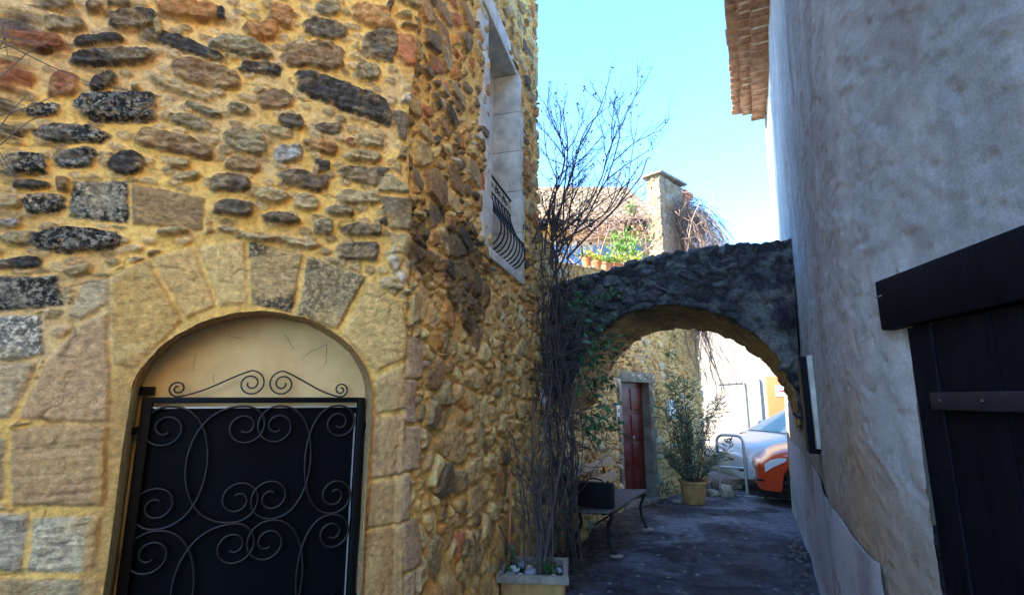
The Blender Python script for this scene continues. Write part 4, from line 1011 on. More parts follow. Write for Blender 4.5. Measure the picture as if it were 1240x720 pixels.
# unseen house block, added across the lane to keep the alley in shade
nb_ = thing('unseen_shade_house', 'unseen ochre house block added across the lane to shade the alley', 'house', (-7.2, -4, 0))
x = MB(); x.box((-8.0, -3.2, 4.4), (3.6, 5.6, 9)); x.build('wall', M['ochre_wall'], nb_); x = MB(); x.box((-8.0, -3.2, 9.05), (4, 6, .25)); x.build('roof', M['tile'], nb_)

# ------------------------------------------------------------------ parking line
lm = MB(); p = on_ground(838, 595); q = on_ground(1010, 606); d = (q-p).normalized(); n = Vector((-d.y, d.x, 0))*.045
random.seed(8); 
N_ = 60; pts = [p+(q-p)*i/N_ for i in range(N_+1)]
top = [(pt+n*(1+random.uniform(-.3, .3))) for pt in pts]; bot = [(pt-n*(1+random.uniform(-.3, .3))) for pt in pts]
def gz(x, y): return float(ground_fn(np.array([x]), np.array([y]))[0][0])
lm.v = [(a.x, a.y, gz(a.x, a.y)+.014) for a in top]+[(a.x, a.y, gz(a.x, a.y)+.014) for a in bot]; lm.f = [(i, i+1, N_+2+i, N_+1+i) for i in range(N_) if random.random() > .1]
o = lm.build('parking_line', M['line']); tag(o, kind='structure')

# ------------------------------------------------------------------ cars
def lerp_prof(prof, x): 
    P_ = np.array(prof); return np.interp(x, P_[:, 0], P_[:, 1])
def sm_prof(prof, x, w_=.05):
    return sum(lerp_prof(prof, x+k*w_) for k in (-1.5, -.75, 0, .75, 1.5))/5
def make_car(name, label, paint, L, Wd, zprof, cab, wheels, loc, head, group, glassm, wr=.3, plate=True):
    """x runs back from the nose; y across; returns the thing"""
    t = thing(name, label, 'car', loc, group); t.rotation_euler = (0, 0, head)
    wf_, wr_ = wheels; zb = .2
    def hw(x): 
        e = np.clip((x)/.9, 0, 1); e2 = np.clip((L-x)/.7, 0, 1)
        return Wd/2*(.66+.34*np.sin(e*pi/2)**.75)*(.8+.2*np.sin(e2*pi/2)**.7)
    def arch(x):
        z = np.full_like(x, zb)
        for xc in (wf_, wr_):
            d = np.abs(x-xc); z = np.where(d < wr+.065, np.maximum(z, wr+np.sqrt(np.maximum((wr+.065)**2-d*d, 0))), z)
        return z
    def S(x, s, off=0):
        """s 0 at the centre line on top, 1 at the sill"""
        x = np.asarray(x, float); zt = sm_prof(zprof, x); W = hw(x); n_ = 3.6
        a = np.clip(s/.62, 0, 1)*pi/2
        zsh = zt*.62+.12
        y = W*np.sin(a)**(2/n_*1.15); z = zsh+(zt-zsh)*np.cos(a)**(2/n_)
        q = np.clip((s-.62)/.38, 0, 1); zlow = arch(x)
        zsd = zsh+(zlow-zsh)*q
        y2 = W*(1+.012*np.sin(q*pi)-.04*q**3); use = s > .62
        y = np.where(use, y2, y); z = np.where(use, np.minimum(zsd, zsh), z)
        return y*(1+off/max(Wd/2, .1)), z+off*(1-np.clip(s, 0, 1))
    xs = np.unique(np.concatenate([np.linspace(0, .12, 8), np.linspace(.12, L, 110)])); ss = np.concatenate([np.linspace(0, .62, 22), np.linspace(.62, 1, 12)[1:]])
    def patch(pname, x0, x1, s0, s1, mat, par, off=.004, nx=24, ns=10, sides=(-1, 1), fx=None, sm=True):
        for sd in sides:
            mb = MB(); X, Q = np.meshgrid(np.linspace(x0, x1, nx), np.linspace(0, 1, ns), indexing='ij')
            lo, hi = (s0+0*X, s1+0*X) if fx is None else fx(X)
            Sq = lo+(hi-lo)*Q; Y, Z = S(X, Sq, off); nxn = -off if x0 < .1 else 0
            mb.v = [(a+nxn, sd*b, c) for a, b, c in zip(X.ravel(), Y.ravel(), Z.ravel())]
            mb.f = [(i*ns+j, (i+1)*ns+j, (i+1)*ns+j+1, i*ns+j+1) for i in range(nx-1) for j in range(ns-1)]
            part_(mb, pname, mat, par, sm)
    def part_(mb, pname, mat, par, smooth=True, auto=50):
        o = mb.build(pname, mat, None, smooth, auto)
        b = Vector(o['base']); del o['base']; o.data.transform(Matrix.Translation(b)); o.location = (0, 0, 0); o.parent = par; return o
    # body shell
    mb = MB(); X, Q = np.meshgrid(xs, ss, indexing='ij'); Y, Z = S(X, Q); ns = len(ss)
    for sd in (-1, 1):
        b0 = len(mb.v); mb.v += [(a, sd*b, c) for a, b, c in zip(X.ravel(), Y.ravel(), Z.ravel())]
        mb.f += [(b0+i*ns+j, b0+(i+1)*ns+j, b0+(i+1)*ns+j+1, b0+i*ns+j+1) for i in range(len(xs)-1) for j in range(ns-1)]
    # rounded nose and tail
    for (xe, sg) in ((0, -1), (L, 1)):
        rings = []
        for k, (sc_, dx) in enumerate(((1, 0), (.97, .035), (.9, .065), (.7, .09), (.35, .10), (.0, .102))):
            Y, Z = S(np.full(ns, xe), ss); zc = .45
            ring = [(xe+sg*dx, y*(.5+.5*sc_ if 0 else sc_), zc+(z-zc)*(.35+.65*sc_ if sc_ > .1 else .3)) for y, z in zip(Y, Z)]
            ring += [(a, -b, c) for a, b, c in ring[::-1]]
            rings.append(ring)
        b0 = len(mb.v); nr = len(rings[0]); mb.v += [p for r_ in rings for p in r_]
        mb.f += [(b0+i*nr+j, b0+i*nr+(j+1) % nr, b0+(i+1)*nr+(j+1) % nr, b0+(i+1)*nr+j) for i in range(len(rings)-1) for j in range(nr)]
    body = part_(mb, 'body', paint, t)
    under = MB(); under.box((L/2, 0, .42), (L-.8, Wd*.7, .36), None, .05)
    for xc in (wf_, wr_):
        under.box((xc, 0, .45), (.62, Wd*.7, .5), None, .05)
    part_(under, 'wheel_well', M['blackplastic'], t, False)
    # cabin
    cabm = MB(); cx0, cx1 = cab[0][0], cab[-1][0]; cxs = np.linspace(cx0, cx1, 70); cs = np.linspace(0, 1, 26)
    def Cb(x, s, off=0):
        x = np.asarray(x, float); zt = sm_prof(cab, x, .04); zb_ = sm_prof(zprof, x)-.07; hgt = np.maximum(zt-zb_, .0)
        a = np.clip(s, 0, 1)*pi/2; n_ = 5.
        W0 = hw(x)*.96; W1 = Wd/2*.74
        v = np.cos(a)**(2/n_); y = (W0+(W1-W0)*v*np.clip(hgt/.55, 0, 1))*np.sin(a)**(2/n_); z = zb_+hgt*v
        return y*(1+off*1.3), z+off*.7*(1-s)
    X, Q = np.meshgrid(cxs, cs, indexing='ij'); Y, Z = Cb(X, Q)
    for sd in (-1, 1):
        b0 = len(cabm.v); cabm.v += [(a, sd*b, c) for a, b, c in zip(X.ravel(), Y.ravel(), Z.ravel())]
        cabm.f += [(b0+i*26+j, b0+(i+1)*26+j, b0+(i+1)*26+j+1, b0+i*26+j+1) for i in range(69) for j in range(25)]
    part_(cabm, 'cabin', paint, t)
    def cpatch(pname, fx, x0, x1, mat, par, sides=(-1, 1), off=.006, both=False, nx=30, ns=10):
        for sd in sides:
            mb = MB(); X, Q = np.meshgrid(np.linspace(x0, x1, nx), np.linspace(0, 1, ns), indexing='ij'); lo, hi = fx(X)
            Sq = lo+(hi-lo)*Q; Y, Z = Cb(X, Sq, off)
            for s2 in ((sd,) if not both else (-1, 1)):
                b0 = len(mb.v); mb.v += [(a-(off if both else 0), s2*b, c+(off if both else 0)) for a, b, c in zip(X.ravel(), Y.ravel(), Z.ravel())]
                mb.f += [(b0+i*ns+j, b0+(i+1)*ns+j, b0+(i+1)*ns+j+1, b0+i*ns+j+1) for i in range(nx-1) for j in range(ns-1)]
            part_(mb, pname, mat, par)
    xw0, xw1 = cab[0][0], cab[1][0]
    cpatch('windscreen', lambda X: (0*X, .44+0*X-.12*(X-xw0)/(xw1-xw0)), xw0+.1, xw1-.05, glassm, t, sides=(1,), both=True, off=.008)
    xa, xb = cab[1][0]+.05, cab[-2][0]-.1; mid = (xa+xb)/2
    def side(xl, xr, slant=0):
        return lambda X: (np.clip(.62+slant*np.clip((xl+.5-X)/.5, 0, 1), 0, .84), .86+0*X)
    cpatch('side_window', side(xa-.35, mid, .2), xa-.35, mid-.05, M['carglass'], t); cpatch('side_window', side(mid, xb), mid+.05, xb, M['carglass'], t)
    # wheels
    for xc in (wf_, wr_):
        for sd in (-1, 1):
            mb = MB(); Rw_ = Matrix.Rotation(pi/2*sd, 3, 'X'); w2 = .1
            yc = sd*(Wd/2-.115)
            mb.lathe([(wr*.6, w2), (wr*.9, w2), (wr*.985, w2*.75), (wr, w2*.3), (wr, -w2*.3), (wr*.985, -w2*.75), (wr*.6, -w2)], (xc, yc, wr), 40, Rw_)
            wh_ = part_(mb, 'wheel', M['tyre'], t)
            rm = MB(); sgn = -1
            for k in range(7):
                a = 2*pi*k/7; c = Vector((xc+cos(a)*wr*.34, yc+sd*(.098), wr+sin(a)*wr*.34)); rm.box(c, (wr*.5, .03, wr*.14), Matrix.Rotation(-a, 3, 'Y'), .006)
            rm.lathe([(wr*.16, .115), (wr*.16, .09)], (xc, yc, wr), 16, Matrix.Rotation(-pi/2*sd, 3, 'X'))
            n0 = 36; rr = []
            b0 = len(rm.v)
            for r_, o_ in ((wr*.62, .104), (wr*.55, .112), (wr*.53, .08)):
                for k in range(n0): rm.v.append((xc+r_*cos(2*pi*k/n0), yc+sd*o_, wr+r_*sin(2*pi*k/n0)))
            for i in range(2):
                for k in range(n0): rm.f.append((b0+i*n0+k, b0+i*n0+(k+1) % n0, b0+(i+1)*n0+(k+1) % n0, b0+(i+1)*n0+k))
            part_(rm, 'rim', M['rimalloy'], wh_)
    # lamps, bumper grille, plate, door seams, handles, mirrors
    patch('headlight', .03, .34, .30, .55, M['lens'], t, .008, fx=lambda X: (.50+.07*(X/.34), .69-.08*(X/.34)))
    g_m = MB(); g_m.box((-.085, 0, .52), (.03, Wd*.42, .035), None, .01); g_m.box((-.045, 0, .29), (.06, Wd*.55, .08), None, .02); part_(g_m, 'air_intake', M['blackplastic'], t)
    st = MB()
    for sd in (-1, 1): st.box((.12, sd*(hw(np.array(.1))-.02), .35), (.5, .03, .035), Matrix.Rotation(sd*.5, 3, 'Z'), .01)
    for s_0 in (0, 8*0+len(st.v)//2): st2 = MB(); st2.v = st.v[s_0:s_0+len(st.v)//2]; st2.f = [tuple(i-s_0 for i in f) for f in st.f if s_0 <= f[0] < s_0+len(st.v)//2]; part_(st2, 'bumper_strip', M['blackplastic'], t)
    pl_ = MB(); pl_.box((-.108, 0, .4), (.012, .5, .11), None, .003); part_(pl_, 'licence_plate', M['sign_white'], t)
    for sd in (-1, 1):
        for xq in (wf_+.52, wf_+1.5):
            seam = MB(); pts = []
            for s in np.linspace(.5, .97, 12):
                y, z = S(np.array([xq]), np.array([s])); pts.append((xq, sd*(y[0]+.0005), z[0]))
            seam.tube(pts, .004, 4); part_(seam, 'door_seam', M['blackplastic'], t)
    for sd in (-1, 1):
        y, z = S(np.array([wf_+1.3]), np.array([.66])); hd = MB(); hd.box((wf_+1.35, sd*(y[0]+.012), z[0]-.04), (.16, .02, .025), None, .006); part_(hd, 'door_handle', paint, t)
        mr = MB(); mr.blob((cab[0][0]+.62, sd*(Wd/2+.07), sm_prof(zprof, np.array(1.1))+.1), (.07, .1, .065), 3, 3, .04); part_(mr, 'mirror', paint, t)
    return t
zp1 = [(0, .60), (.06, .72), (.25, .82), (.6, .90), (1.05, 1.0), (1.5, 1.04), (3.4, 1.06), (4.0, 1.0), (4.2, .8)]
cab1 = [(.85, .93), (1.85, 1.47), (2.3, 1.52), (3.3, 1.50), (3.75, 1.38), (4.1, 1.0)]
hA = radians(18)
make_car('parked_car', 'pale silver hatchback parked behind the orange car', M['silver'], 4.2, 1.74, zp1, cab1, (.82, 3.4), (4.16, 10.3, 0), radians(10), 'cars parked beyond the arch', M['cargreenglass'], .31)
zp2 = [(0, .60), (.05, .72), (.22, .83), (.5, .91), (.9, 1.0), (1.4, 1.03), (3.2, 1.06), (3.6, 1.0), (3.8, .8)]
cab2 = [(.72, .93), (1.6, 1.45), (2.1, 1.52), (3.1, 1.50), (3.5, 1.38), (3.75, 1.0)]
make_car('parked_car', 'bright orange hatchback parked nose to the alley in front of the silver car', M['orange'], 3.8, 1.69, zp2, cab2, (.62, 3.05), (4.24, 9.12, 0), radians(-21), 'cars parked beyond the arch', M['cargreenglass'], .3)

# ------------------------------------------------------------------ steel hoop
x = MB(); b = on_ground(905, 597); d = Vector((-.55, .35, 0)); pts = []
t0 = [b, b+Vector((0, 0, .8))]
for k in range(8): a = pi/2*k/7; t0.append(b+Vector((0, 0, .86))+d.normalized()*.12*(1-cos(a))+Vector((0, 0, .12*sin(a))))
t0 += [b+d*.5+Vector((0, 0, .98))]
for k in range(8): a = pi/2*k/7; t0.append(b+d*.5+d.normalized()*(.12*sin(a))+Vector((0, 0, .86+.12*cos(a))))
t0 += [b+d*.5+d.normalized()*.12]
x.tube(t0, .025, 10); o_ = thing('steel_hoop', 'bent galvanised tube barrier in front of the cars', 'barrier', tuple(b)); x.build('hoop', M['galv'], o_, True, 60)
x = MB(); x.tube([b+Vector((0, 0, .42)), b+d*.66+Vector((0, 0, .42))], .02, 8); x.build('crossbar', M['galv'], o_, True, 60)
# ------------------------------------------------------------------ bench and bag
bd = Vector((.4875, .873, 0)); bn = Vector((.873, -.4875, 0))      # along the wall, away from the wall
BO = Vector((1.02, 5.72, 0))
def bp(s, o, z): return BO+bd*s-bn*o+Vector((0, 0, z))
RB_ = Matrix.Rotation(atan2(bd.y, bd.x), 3, 'Z')
bench = thing('park_bench', 'old slatted wooden bench with curved iron legs beside the red door', 'bench', tuple(bp(.75, .25, 0)))
for k in range(5): 
    x = MB(); x.box(bp(.75, .03+.085*k, .46-.006*k), (1.52, .07, .028), RB_, .006); x.build('seat_slat', M['wood_seat'], bench, True, 40)
for k in range(2):
    x = MB(); x.box(bp(.80, .42+.05*k, .64+.17*k), (1.52, .026, .095), RB_ @ Matrix.Rotation(-.32, 3, 'X'), .006)
    o = x.build('back_slat', M['wood_back'], bench, True, 40)
for s in (.12, 1.4):
    fl_ = [bp(s, -.02, .0), bp(s, .0, .05), bp(s, .05, .16), bp(s, .06, .28), bp(s, .02, .38), bp(s, .0, .44)]
    x = MB(); x.tube(fl_, [.03, .022, .019, .018, .02, .02], 8)
    x.tube([bp(s, .0, .43), bp(s, .2, .42), bp(s, .4, .41), bp(s, .46, .45), bp(s, .50, .6), bp(s, .57, .82)], [.02, .018, .018, .019, .017, .013], 8)
    x.tube([bp(s, .5, .0), bp(s, .47, .07), bp(s, .40, .2), bp(s, .36, .3), bp(s, .38, .41)], [.03, .021, .018, .018, .018], 8)
    x.build('leg', M['iron'], bench, True)
x = MB(); x.tube([bp(.12, .2, .3), bp(1.4, .2, .3)], .01, 6); x.build('stretcher', M['iron'], bench, True)
for s in (.12, 1.4):
    x = MB(); c = bp(s, -.03, .015); x.blob(tuple(c), (.075, .06, .016), int(s*9), 2, .1); o = x.build('concrete_pad', M['rim'], None, True); tag(o, 'small pale concrete pad under the %s leg of the bench' % ('nearer front' if s < 1 else 'farther front'), 'pad', 'pads under the bench legs')
bag = thing('box_bag', 'black box shaped bag with a handle resting on the bench', 'bag', tuple(bp(.2, .22, .475)))
x = MB(); x.box(bp(.16, .2, .60), (.14, .40, .26), RB_ @ Matrix.Rotation(.08, 3, 'Z'), .02); x.build('body', M['bag'], bag, True, 40)
x = MB(); x.tube([bp(.14, .30, .725), bp(.14, .28, .76), bp(.14, .2, .772), bp(.14, .12, .76), bp(.14, .10, .725)], .009, 6); x.build('handle', M['bag'], bag, True)

# ------------------------------------------------------------------ planter
PR = Matrix.Rotation(radians(-6), 3, 'Z'); PC = Vector((.17, 4.2, 0))
def pw(x, y, z): return PC+PR @ Vector((x, y, z))
pz = .40
plt_ = thing('planter', 'rectangular ochre planter with a pale rim filled with pebbles', 'planter', tuple(PC))
x = MB(); W_, D_ = .235, .215
outer = []
nf = 22
for sd in range(4):
    for k in range(nf):
        t = k/nf*2-1; fl_ = .008*abs(sin(pi*k/nf*7)) if 1 else 0
        p = [(t*W_, -D_-fl_), (W_+fl_, t*D_), (-t*W_, D_+fl_), (-W_-fl_, -t*D_)][sd]
        outer.append(p)
n = len(outer)
for (sc_, z) in ((.86, 0), (.9, .05), (.97, .33), (.98, .345)):
    x.v += [tuple(pw(p[0]*sc_, p[1]*sc_, z)) for p in outer]
for i in range(3):
    for k in range(n): x.f.append((i*n+k, i*n+(k+1) % n, (i+1)*n+(k+1) % n, (i+1)*n+k))
x.f.append(tuple(range(n))[::-1]); x.build('body', M['planter'], plt_, True, 60)
x = MB(); hw_ = .03
for (cx, cy, sx, sy) in ((0, -D_, 2*W_+.05, .04), (0, D_, 2*W_+.05, .04), (-W_, 0, .04, 2*D_-.04), (W_, 0, .04, 2*D_-.04)): x.box(pw(cx, cy, .372), (sx, sy, .055), PR, .008)
x.build('rim', M['rim'], plt_, True, 40)
x = MB(); x.add([pw(-W_+.01, -D_+.01, .345), pw(W_-.01, -D_+.01, .345), pw(W_-.01, D_-.01, .345), pw(-W_+.01, D_-.01, .345)], [(0, 1, 2, 3)]); x.build('soil', M['soil'], plt_)
random.seed(12)
PM = [simple('pebble_grey', (.26, .27, .29), .75, .3, 14), simple('pebble_white', (.55, .53, .5), .8, .15, 14), simple('pebble_tan', (.42, .3, .2), .8, .3, 14)]
for (X_, Y_, r_, k, desc) in ((-.17, -.15, .042, 0, 'flat pale grey pebble at the front left corner of the planter'), (-.09, -.17, .036, 1, 'white pebble at the front edge of the planter'), (-.02, -.13, .06, 0, 'largest dark grey pebble in the planter'),
      (-.04, -.03, .05, 2, 'tan pebble lying behind the largest grey pebble in the planter'), (-.15, -.03, .045, 1, 'white pebble at the left side of the planter'), (.03, .05, .055, 2, 'rounded tan pebble at the back of the planter'),
      (.15, -.16, .035, 2, 'small tan pebble at the front right of the planter'), (.18, -.02, .04, 0, 'grey pebble at the right side of the planter'), (-.1, .08, .045, 0, 'grey pebble in the back left of the planter')):
    x = MB(); x.blob(tuple(pw(X_, Y_, .36+r_*.4)), (r_, r_*.75, r_*.62), random.randint(0, 99), 3, .1, Matrix.Rotation(random.uniform(0, 3), 3, 'Z'))
    o = x.build('pebble', PM[k], None, True); tag(o, desc, 'pebble', 'pebbles lying in the planter')
for (X_, Y_, h_, nn, desc) in ((-.19, .04, .2, 60, 'taller green weed at the back left of the planter'), (-.2, -.14, .08, 26, 'low green weed at the front left corner of the planter'), (.12, -.08, .1, 46, 'spreading green weed at the right of the planter')):
    w_ = thing('weed', desc, 'plant', tuple(pw(X_, Y_, .35)), 'weeds in the planter'); x = MB(); y = MB()
    for k in range(6):
        a = random.uniform(0, 6.3); e = pw(X_, Y_, .35)+Vector((cos(a)*.05, sin(a)*.05, h_*random.uniform(.6, 1))); y.tube([pw(X_, Y_, .34), e], .0025, 4)
    for k in range(nn):
        p = pw(X_, Y_, .35)+Vector((random.gauss(0, .04), random.gauss(0, .04), random.uniform(.0, h_))); x.leaf(p, (random.gauss(0, 1), random.gauss(0, 1), .3), .035, .026)
    x.build('foliage', M['leaf'], w_); y.build('stem', M['leaf'], w_)

# ------------------------------------------------------------------ bare shrubs and vines
def wander(p, d, L, n, jit, up=0., grav=0.):
    p = Vector(p); d = Vector(d).normalized(); pts = [p.copy()]
    for i in range(n):
        d = (d+Vector((random.gauss(0, jit), random.gauss(0, jit), random.gauss(0, jit)+up-grav*i/n))).normalized(); p = p+d*L/n; pts.append(p.copy())
    return pts
def branch(mb, lf, p, d, L, r, lev, maxlev, tips, out=0.):
    n = 7; pts = wander(p, d, L, n, .13, .06)
    mb.tube(pts, [r*(1-.55*i/n) for i in range(n+1)], 5 if r > .006 else 3, False)
    if lev >= maxlev: tips.append((pts[-1], (pts[-1]-pts[-2]).normalized())); return
    for k in range(random.choice((3, 4, 5))):
        i = random.randint(2, n); dd = (pts[i]-pts[i-1]).normalized(); a = Vector((random.gauss(out, .8), random.gauss(0, .6), random.gauss(.15, .4)))
        branch(mb, lf, pts[i], (dd+a*.75), L*random.uniform(.36, .56), r*.55, lev+1, maxlev, tips, out)
    tips.append((pts[-1], (pts[-1]-pts[-2]).normalized()))
random.seed(33)
vine = thing('climbing_shrub', 'tall leafless climbing shrub rising between the rubble house and the arch', 'shrub', (.5, 5.6, 0))
stems = MB(); tips = []
for k in range(26):
    b = Vector((random.uniform(.34, .74), random.uniform(5.35, 5.75), 0)); topz = random.uniform(2.2, 3.9)
    e = Vector((.45+random.gauss(0, .11), 5.6+random.gauss(0, .08), topz)); n = 12; pts = []
    ph = random.uniform(0, 6); am = random.uniform(.04, .15)
    for i in range(n+1):
        t = i/n; q = b.lerp(e, t); bow = sin(pi*t)*random.choice((1,))*.0
        pts.append(q+Vector((am*sin(ph+t*(5+ph))+random.gauss(0, .02), am*cos(ph*1.3+t*7)+random.gauss(0, .02), 0))*min(1, .25+t*2))
    r = random.choice((.005, .006, .008, .011, .016)); stems.tube(pts, [r*(1-.4*i/n) for i in range(n+1)], 5, False)
for k in range(120):     # knotted dark tangle at the height of the arch
    p = Vector((.48+random.gauss(0, .1), 5.55+random.gauss(0, .1), random.uniform(.7, 3.6))); stems.tube(wander(p, (random.gauss(0, 1), random.gauss(0, .5), random.gauss(.3, 1)), .7, 12, .5), random.choice((.003, .004, .006)), 4, False)
stems.build('trunk', M['stem'], vine, True)
br = MB()
for k in range(13):
    b = Vector((.47+random.gauss(0, .09), 5.6+random.gauss(0, .08), random.uniform(3.0, 3.5)))
    tx = random.uniform(-.1, .95)
    branch(br, None, b, (tx*1.0, random.uniform(-.15, .3), 1.0), random.uniform(1.0, 1.6), .013, 0, 3, tips, .1)
br.build('branch', M['stem'], vine, True)
lf = MB()
for (p, d) in tips:
    if random.random() < .12:
        for q in range(random.choice((1, 2, 4))): lf.leaf(p+Vector((random.gauss(0, .012),)*3), (random.gauss(0, 1), random.gauss(0, 1), random.gauss(0, 1)), .03, .02)
lf.build('dead_foliage', M['deadleaf'], vine)
gv = MB(); st = MB()
for k in range(60):     # leafy shoots on the alley side
    b = Vector((random.uniform(.5, .72), random.uniform(5.2, 5.6), random.uniform(1.35, 2.7))); pts = wander(b, (random.uniform(.4, 1.2), random.uniform(-.3, .2), random.uniform(-.4, .7)), random.uniform(.3, .65), 8, .22, 0, .1)
    st.tube(pts, .003, 4, False)
    for p in pts[3:]:
        for q in range(random.choice((0, 1, 2))): gv.leaf(p, (random.gauss(.4, 1), random.gauss(-.3, 1), random.gauss(-.5, .5)), random.uniform(.05, .1), random.uniform(.03, .05))
for k in range(60):
    gv.leaf((random.uniform(.3, .58), random.uniform(5.15, 5.6), random.uniform(.25, 1.0)), (random.gauss(0, 1), random.gauss(0, 1), random.gauss(0, .5)), .05, .03)
st.build('shoot', M['stem'], vine, True); gv.build('foliage', M['leaf'], vine)
# stems growing out of the planter
random.seed(5)
ps = thing('planter_shrub', 'thin bare brown shrub growing out of the pebble planter', 'shrub', tuple(pw(.05, -.05, .35))); x = MB(); tp2 = []
for k in range(9):
    b = pw(.02+random.gauss(0, .06), random.gauss(-.02, .06), .34); t = Vector((random.gauss(.06, .12), random.uniform(.1, .45), 1))
    branch(x, None, b, t, random.uniform(.6, 1.05), .009, 0, 2, tp2, .1)
for k in range(3):
    b = pw(.03+.02*k, -.05, .34); x.tube(wander(b, (.03*k, .28, 1), 1.5, 9, .05), [.014*(1-.06*i) for i in range(10)], 6, False)
x.build('stem', M['stem'], ps, True)
x = MB(); x.tube([pw(-.2, .0, .34), pw(-.19, .05, .75), pw(-.19, .1, 1.05)], .011, 6); o = x.build('cane', M['brownwood'], None, True); tag(o, 'reddish brown cane standing upright at the left of the planter', 'cane')

# small tufts growing on the masonry
def tuft(loc, n, L, W, mat, label, dirv=(0, 0, -1), spread=.05, nm='foliage'):
    x = MB()
    for k in range(n):
        d = Vector(dirv)+Vector((random.gauss(0, .6), random.gauss(0, .6), random.gauss(0, .6))); x.leaf(Vector(loc)+Vector((random.gauss(0, spread), random.gauss(0, spread), random.gauss(0, spread))), d, L*random.uniform(.6, 1.2), W)
    o = x.build(nm, mat); tag(o, label, 'plant'); return o
def arch_pt(px_, py_, off=.06):
    r = ray(px_, py_); n = -g_; t = (R0@n)/(r[0]*n[0]+r[1]*n[1]); return Vector((r[0]*t+n[0]*off, r[1]*t+n[1]*off, CAMH+r[2]*t))
tuft(arch_pt(746, 355), 26, .06, .035, M['leaf'], 'small green fern on the left half of the dark arch', spread=.035, nm='fern')
tuft(arch_pt(707, 360), 16, .06, .04, M['leaf'], 'green ivy leaves at the left end of the dark arch', spread=.04, nm='ivy')
tuft(arch_pt(711, 342), 8, .06, .04, M['leaf'], 'single bright green sprout just under the top left of the arch', spread=.02, nm='sprout')
mp = simple('dry_violet_tuft', (.07, .05, .07), .9, .4, 30)
tuft(arch_pt(949, 372, .08), 240, .16, .008, mp, 'dry violet tuft hanging where the arch meets the plaster house', (-.1, 0, -1), .045, nm='dry_tuft')
tuft(BP.pt(BP.c[1]+1.62, 2.42, .05), 60, .11, .02, M['leaf'], 'green tuft growing high on the wall right of the red door', (0, 0, -.3), .05, nm='wall_plant')
tuft(BP.pt(BP.c[1]+1.05, .12, .1), 70, .16, .018, M['oleander'], 'low weeds at the foot of the wall by the red door', (0, 0, .5), .09, nm='weeds')['kind'] = 'stuff'

# ------------------------------------------------------------------ oleander in its pot
random.seed(21)
PO = Vector((2.92, 8.66, -.01)); ol = thing('potted_oleander', 'tall leafy oleander in a round ochre pot by the wall corner', 'potted plant', tuple(PO))
x = MB(); x.lathe([(.15, 0), (.165, .02), (.19, .2), (.2, .3), (.215, .31), (.215, .35), (.195, .352), (.185, .30)], PO, 32); x.build('pot', M['planter'], ol, True, 40)
x = MB(); x.lathe([(.185, .3), (.18, .31)], PO, 20); x.build('soil', M['soil'], ol)
st = MB(); lv = MB()
for k in range(46):
    a = random.uniform(0, 6.28); inc = random.uniform(.02, .36) if k < 32 else random.uniform(.5, 1.0); Lh = random.uniform(1.0, 1.95) if k < 32 else random.uniform(.45, .9)
    pts = wander(PO+Vector((cos(a)*.06, sin(a)*.06, .3)), (cos(a)*inc, sin(a)*inc, 1), Lh, 12, .06)
    st.tube(pts, [.007*(1-.06*i) for i in range(13)], 4, False)
    for i in range(3, 13):
        if k < 32 and i < 5: continue
        for q in range(6 if i < 12 else 11):
            b = pts[i]+Vector((random.gauss(0, .012), random.gauss(0, .012), random.gauss(0, .03))); aa = random.uniform(0, 6.28)
            lv.leaf(b, (cos(aa), sin(aa), random.uniform(-.1, 1.3)), random.uniform(.09, .15), random.uniform(.014, .022))
st.build('stem', M['stem'], ol, True); lv.build('foliage', M['oleander'], ol)
random.seed(3)
for (px_, py_, sz, lab) in ((862, 600, (.13, .09, .07), 'flat pale rock against the oleander pot'), (880, 600, (.17, .11, .12), 'largest angular rock to the right of the oleander pot'), (869, 590, (.12, .1, .12), 'upright rock behind the flat rock by the oleander pot'), (892, 590, (.1, .08, .05), 'low rock at the right end of the rocks by the oleander'), (820, 608, (.07, .05, .03), 'small flat rock left of the oleander pot')):
    p = on_ground(px_, py_); x = MB(); x.blob((p.x, p.y, sz[2]*.6), sz, random.randint(0, 99), 4, .28, Matrix.Rotation(random.uniform(0, 3), 3, 'Z'), .8); o = x.build('rock', M['rock'], None, True, 60); tag(o, lab, 'rock', 'rocks around the oleander pot')
# pile behind the planter
for (px_, py_, k) in ((683, 668, 0), (693, 664, 1)):
    p = on_ground(px_, py_); x = MB(); Rr = Matrix.Rotation(.25*(1-2*k), 3, 'Y')
    x.lathe([(.045, 0), (.06, .1), (.068, .115), (.068, .135), (.06, .135), (.05, .09)], (p.x, p.y, 0), 24, Rr); o = x.build('flower_pot', M['terra'], None, True, 40); tag(o, ('small empty terracotta pot nearer the planter', 'small empty terracotta pot tilted beside a boulder')[k], 'flower pot', 'empty terracotta pots on the ground')
for (px_, py_, sz, lab, m_) in ((699, 655, (.13, .1, .09), 'orange tinged boulder behind the small terracotta pots', M['ochre_wall']), (712, 640, (.1, .08, .06), 'grey stone under the near end of the bench', M['rock']), (690, 640, (.12, .09, .1), 'dark stone at the foot of the climbing shrub', M['rock']), (724, 628, (.07, .06, .05), 'small pale stone under the bench', M['rim'])):
    p = on_ground(px_, py_); x = MB(); x.blob((p.x, p.y, sz[2]*.8), sz, random.randint(0, 99), 4, .2); o = x.build('stone', m_, None, True); tag(o, lab, 'stone', 'loose stones by the bench')

